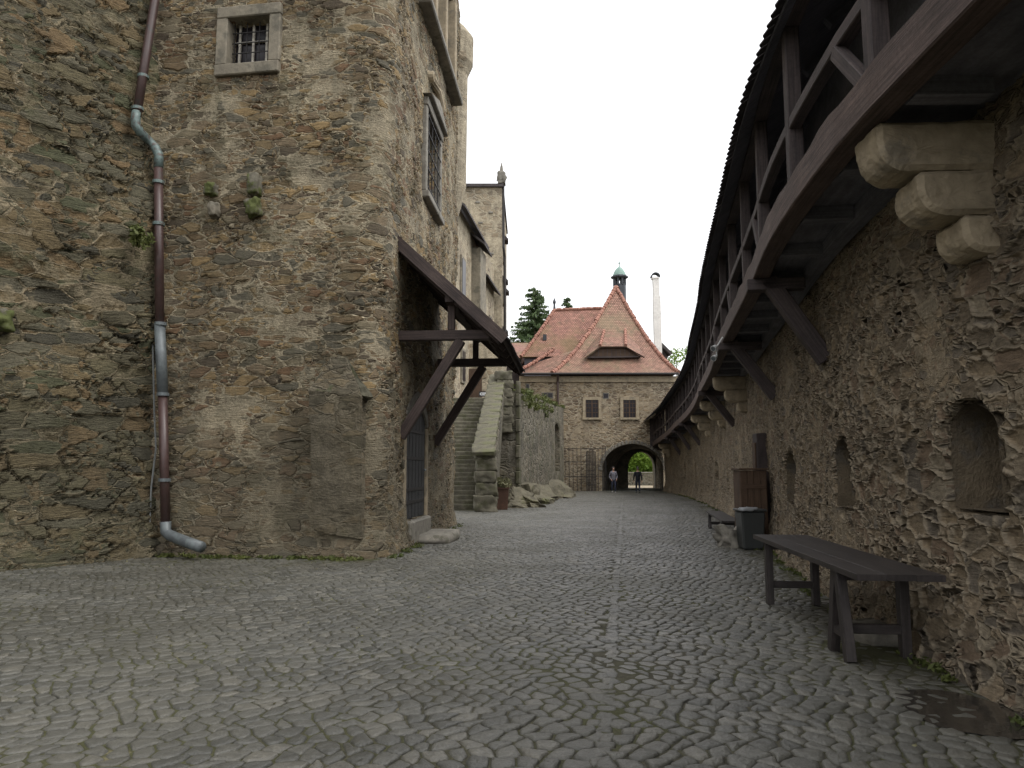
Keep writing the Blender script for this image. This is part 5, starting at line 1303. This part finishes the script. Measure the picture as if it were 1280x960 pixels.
# ------------------------------------------------------------------ trees and what lies beyond the arch
def spruce(base, h, rad_, label, group=None):
    t_ = thing('spruce_tree', base, label, 'tree', group); base = Vector(base)
    q = MB(); q.tube([base, base + Vector((0, 0, h * .5)), base + Vector((.1, 0, h))], [h * .02, h * .012, .03], 8); q.build('trunk', M['bark'], t_)
    Vs = []
    z = h * .15
    while z < h * .99:
        f = 1 - z / h; nb = 11 + int(9 * f)
        for k in range(nb):
            a = random.random() * 6.283; L = rad_ * (f ** .75) * random.uniform(.6, 1.1) + .3
            d = Vector((math.cos(a), math.sin(a), 0)); st_ = base + Vector((0, 0, z + random.uniform(-.2, .2)))
            nn = int(L * 16) + 5
            for m in range(nn):
                s = (m + random.random()) / nn; droop = -.35 * L * s + .22 * L * s * s
                p_ = st_ + d * (L * s) + Vector((0, 0, droop))
                sd_ = Vector((-d.y, d.x, 0)) * random.uniform(-1, 1) * (.28 * (1 - s * .6) + .05) * max(L * .35, .5)
                tip = p_ + sd_ + d * random.uniform(.1, .3) + Vector((0, 0, -random.uniform(.1, .45)))
                wv_ = Vector((random.uniform(-1, 1), random.uniform(-1, 1), random.uniform(-1, 1))).normalized() * .1
                Vs += [tuple(p_ - wv_), tuple((p_ + tip) / 2 - wv_ * 1.3), tuple(tip), tuple((p_ + tip) / 2 + wv_ * 1.3)]
        z += h * .014 + .08
    mesh_np('crown', np.array(Vs), np.arange(len(Vs)).reshape(-1, 4), M['needle'], t_); return t_
b = at(668, 440, 92); tp_ = at(669, 356, 92)
spruce((b.x, 92, 0), tp_.z, 8.0, 'tall dark spruce standing behind the red roofs')
b = at(708.5, 400, 105); spruce((b.x, 105, 0), at(708, 371, 105).z, 4.5, 'distant spruce tip peeping just above the roof ridge')
def broadleaf(base, h, cr, label, group=None, n=26, leaf=.16, each=260):
    t_ = thing('broadleaf_tree', base, label, 'tree', group); base = Vector(base)
    q = MB(); q.tube([base, base + Vector((.1, 0, h * .3)), base + Vector((0, .1, h * .6)), base + Vector((.1, .1, h * .85))], [h * .03, h * .024, h * .014, .03], 8); cs_ = []
    for k in range(n):
        a = random.random() * 6.283; zz = random.uniform(.2, 1.0); rr_ = cr * math.sqrt(max(0.05, 1 - (2 * (zz - .55)) ** 2 * .8)) * random.uniform(.35, 1.0)
        c_ = base + Vector((math.cos(a) * rr_, math.sin(a) * rr_, h * zz)); cs_.append(tuple(c_)); st_ = base + Vector((0, 0, h * zz * .6))
        q.tube([st_, st_.lerp(c_, .5) + Vector((0, 0, .2)), c_], [h * .01, h * .006, .015], 5)
    q.build('trunk', M['bark'], t_)
    leaf_cloud('crown', M['leaf'], cs_, [random.uniform(.22, .42) * cr for _ in cs_], each, leaf, t_); return t_
for k, (px, Y, h, cr) in enumerate(((795, 84, 6.5, 3.2), (812, 88, 7.5, 3.4), (780, 93, 8.5, 3.8))):
    broadleaf((at(px, 600, Y).x, Y, 0), h, cr, ('bright green bushy tree seen through the arch, nearest', 'bright green tree at the right of the view through the arch', 'green tree seen at the left of the view through the arch')[k], 'green trees beyond the arch', 24, .17, 330)
b = at(847, 460, 86); broadleaf((b.x, 86, 0), at(0, 437, 86).z, 3.4, 'pale green tree showing between gatehouse roof and gallery eave', None, 24, .15, 200)
ow = thing('outer_wall', at(800, 610, 78), 'low grey stone wall across the end of the view through the arch', 'wall')
q = MB(); q.prism([(8.5, 78, 0), (18, 78, 0), (18, 78, 1.25), (8.5, 78, 1.15)], (0, .5, 0)); q.build('body', M['garden'], ow)
q = MB(); q.bar((8.4, 78.25, 1.27), (18.1, 78.25, 1.33), .6, .12); q.build('coping', M['greystone'], ow)
q = MB(); q.add([(7.5, 66.5, .0), (16, 66.5, .0), (17, 77.6, .0), (9, 77.6, .0)], [(0, 1, 2, 3)]); tag(q.build('path', M['sand']), 'pale gravel path beyond the arch', 'path', kind='structure')
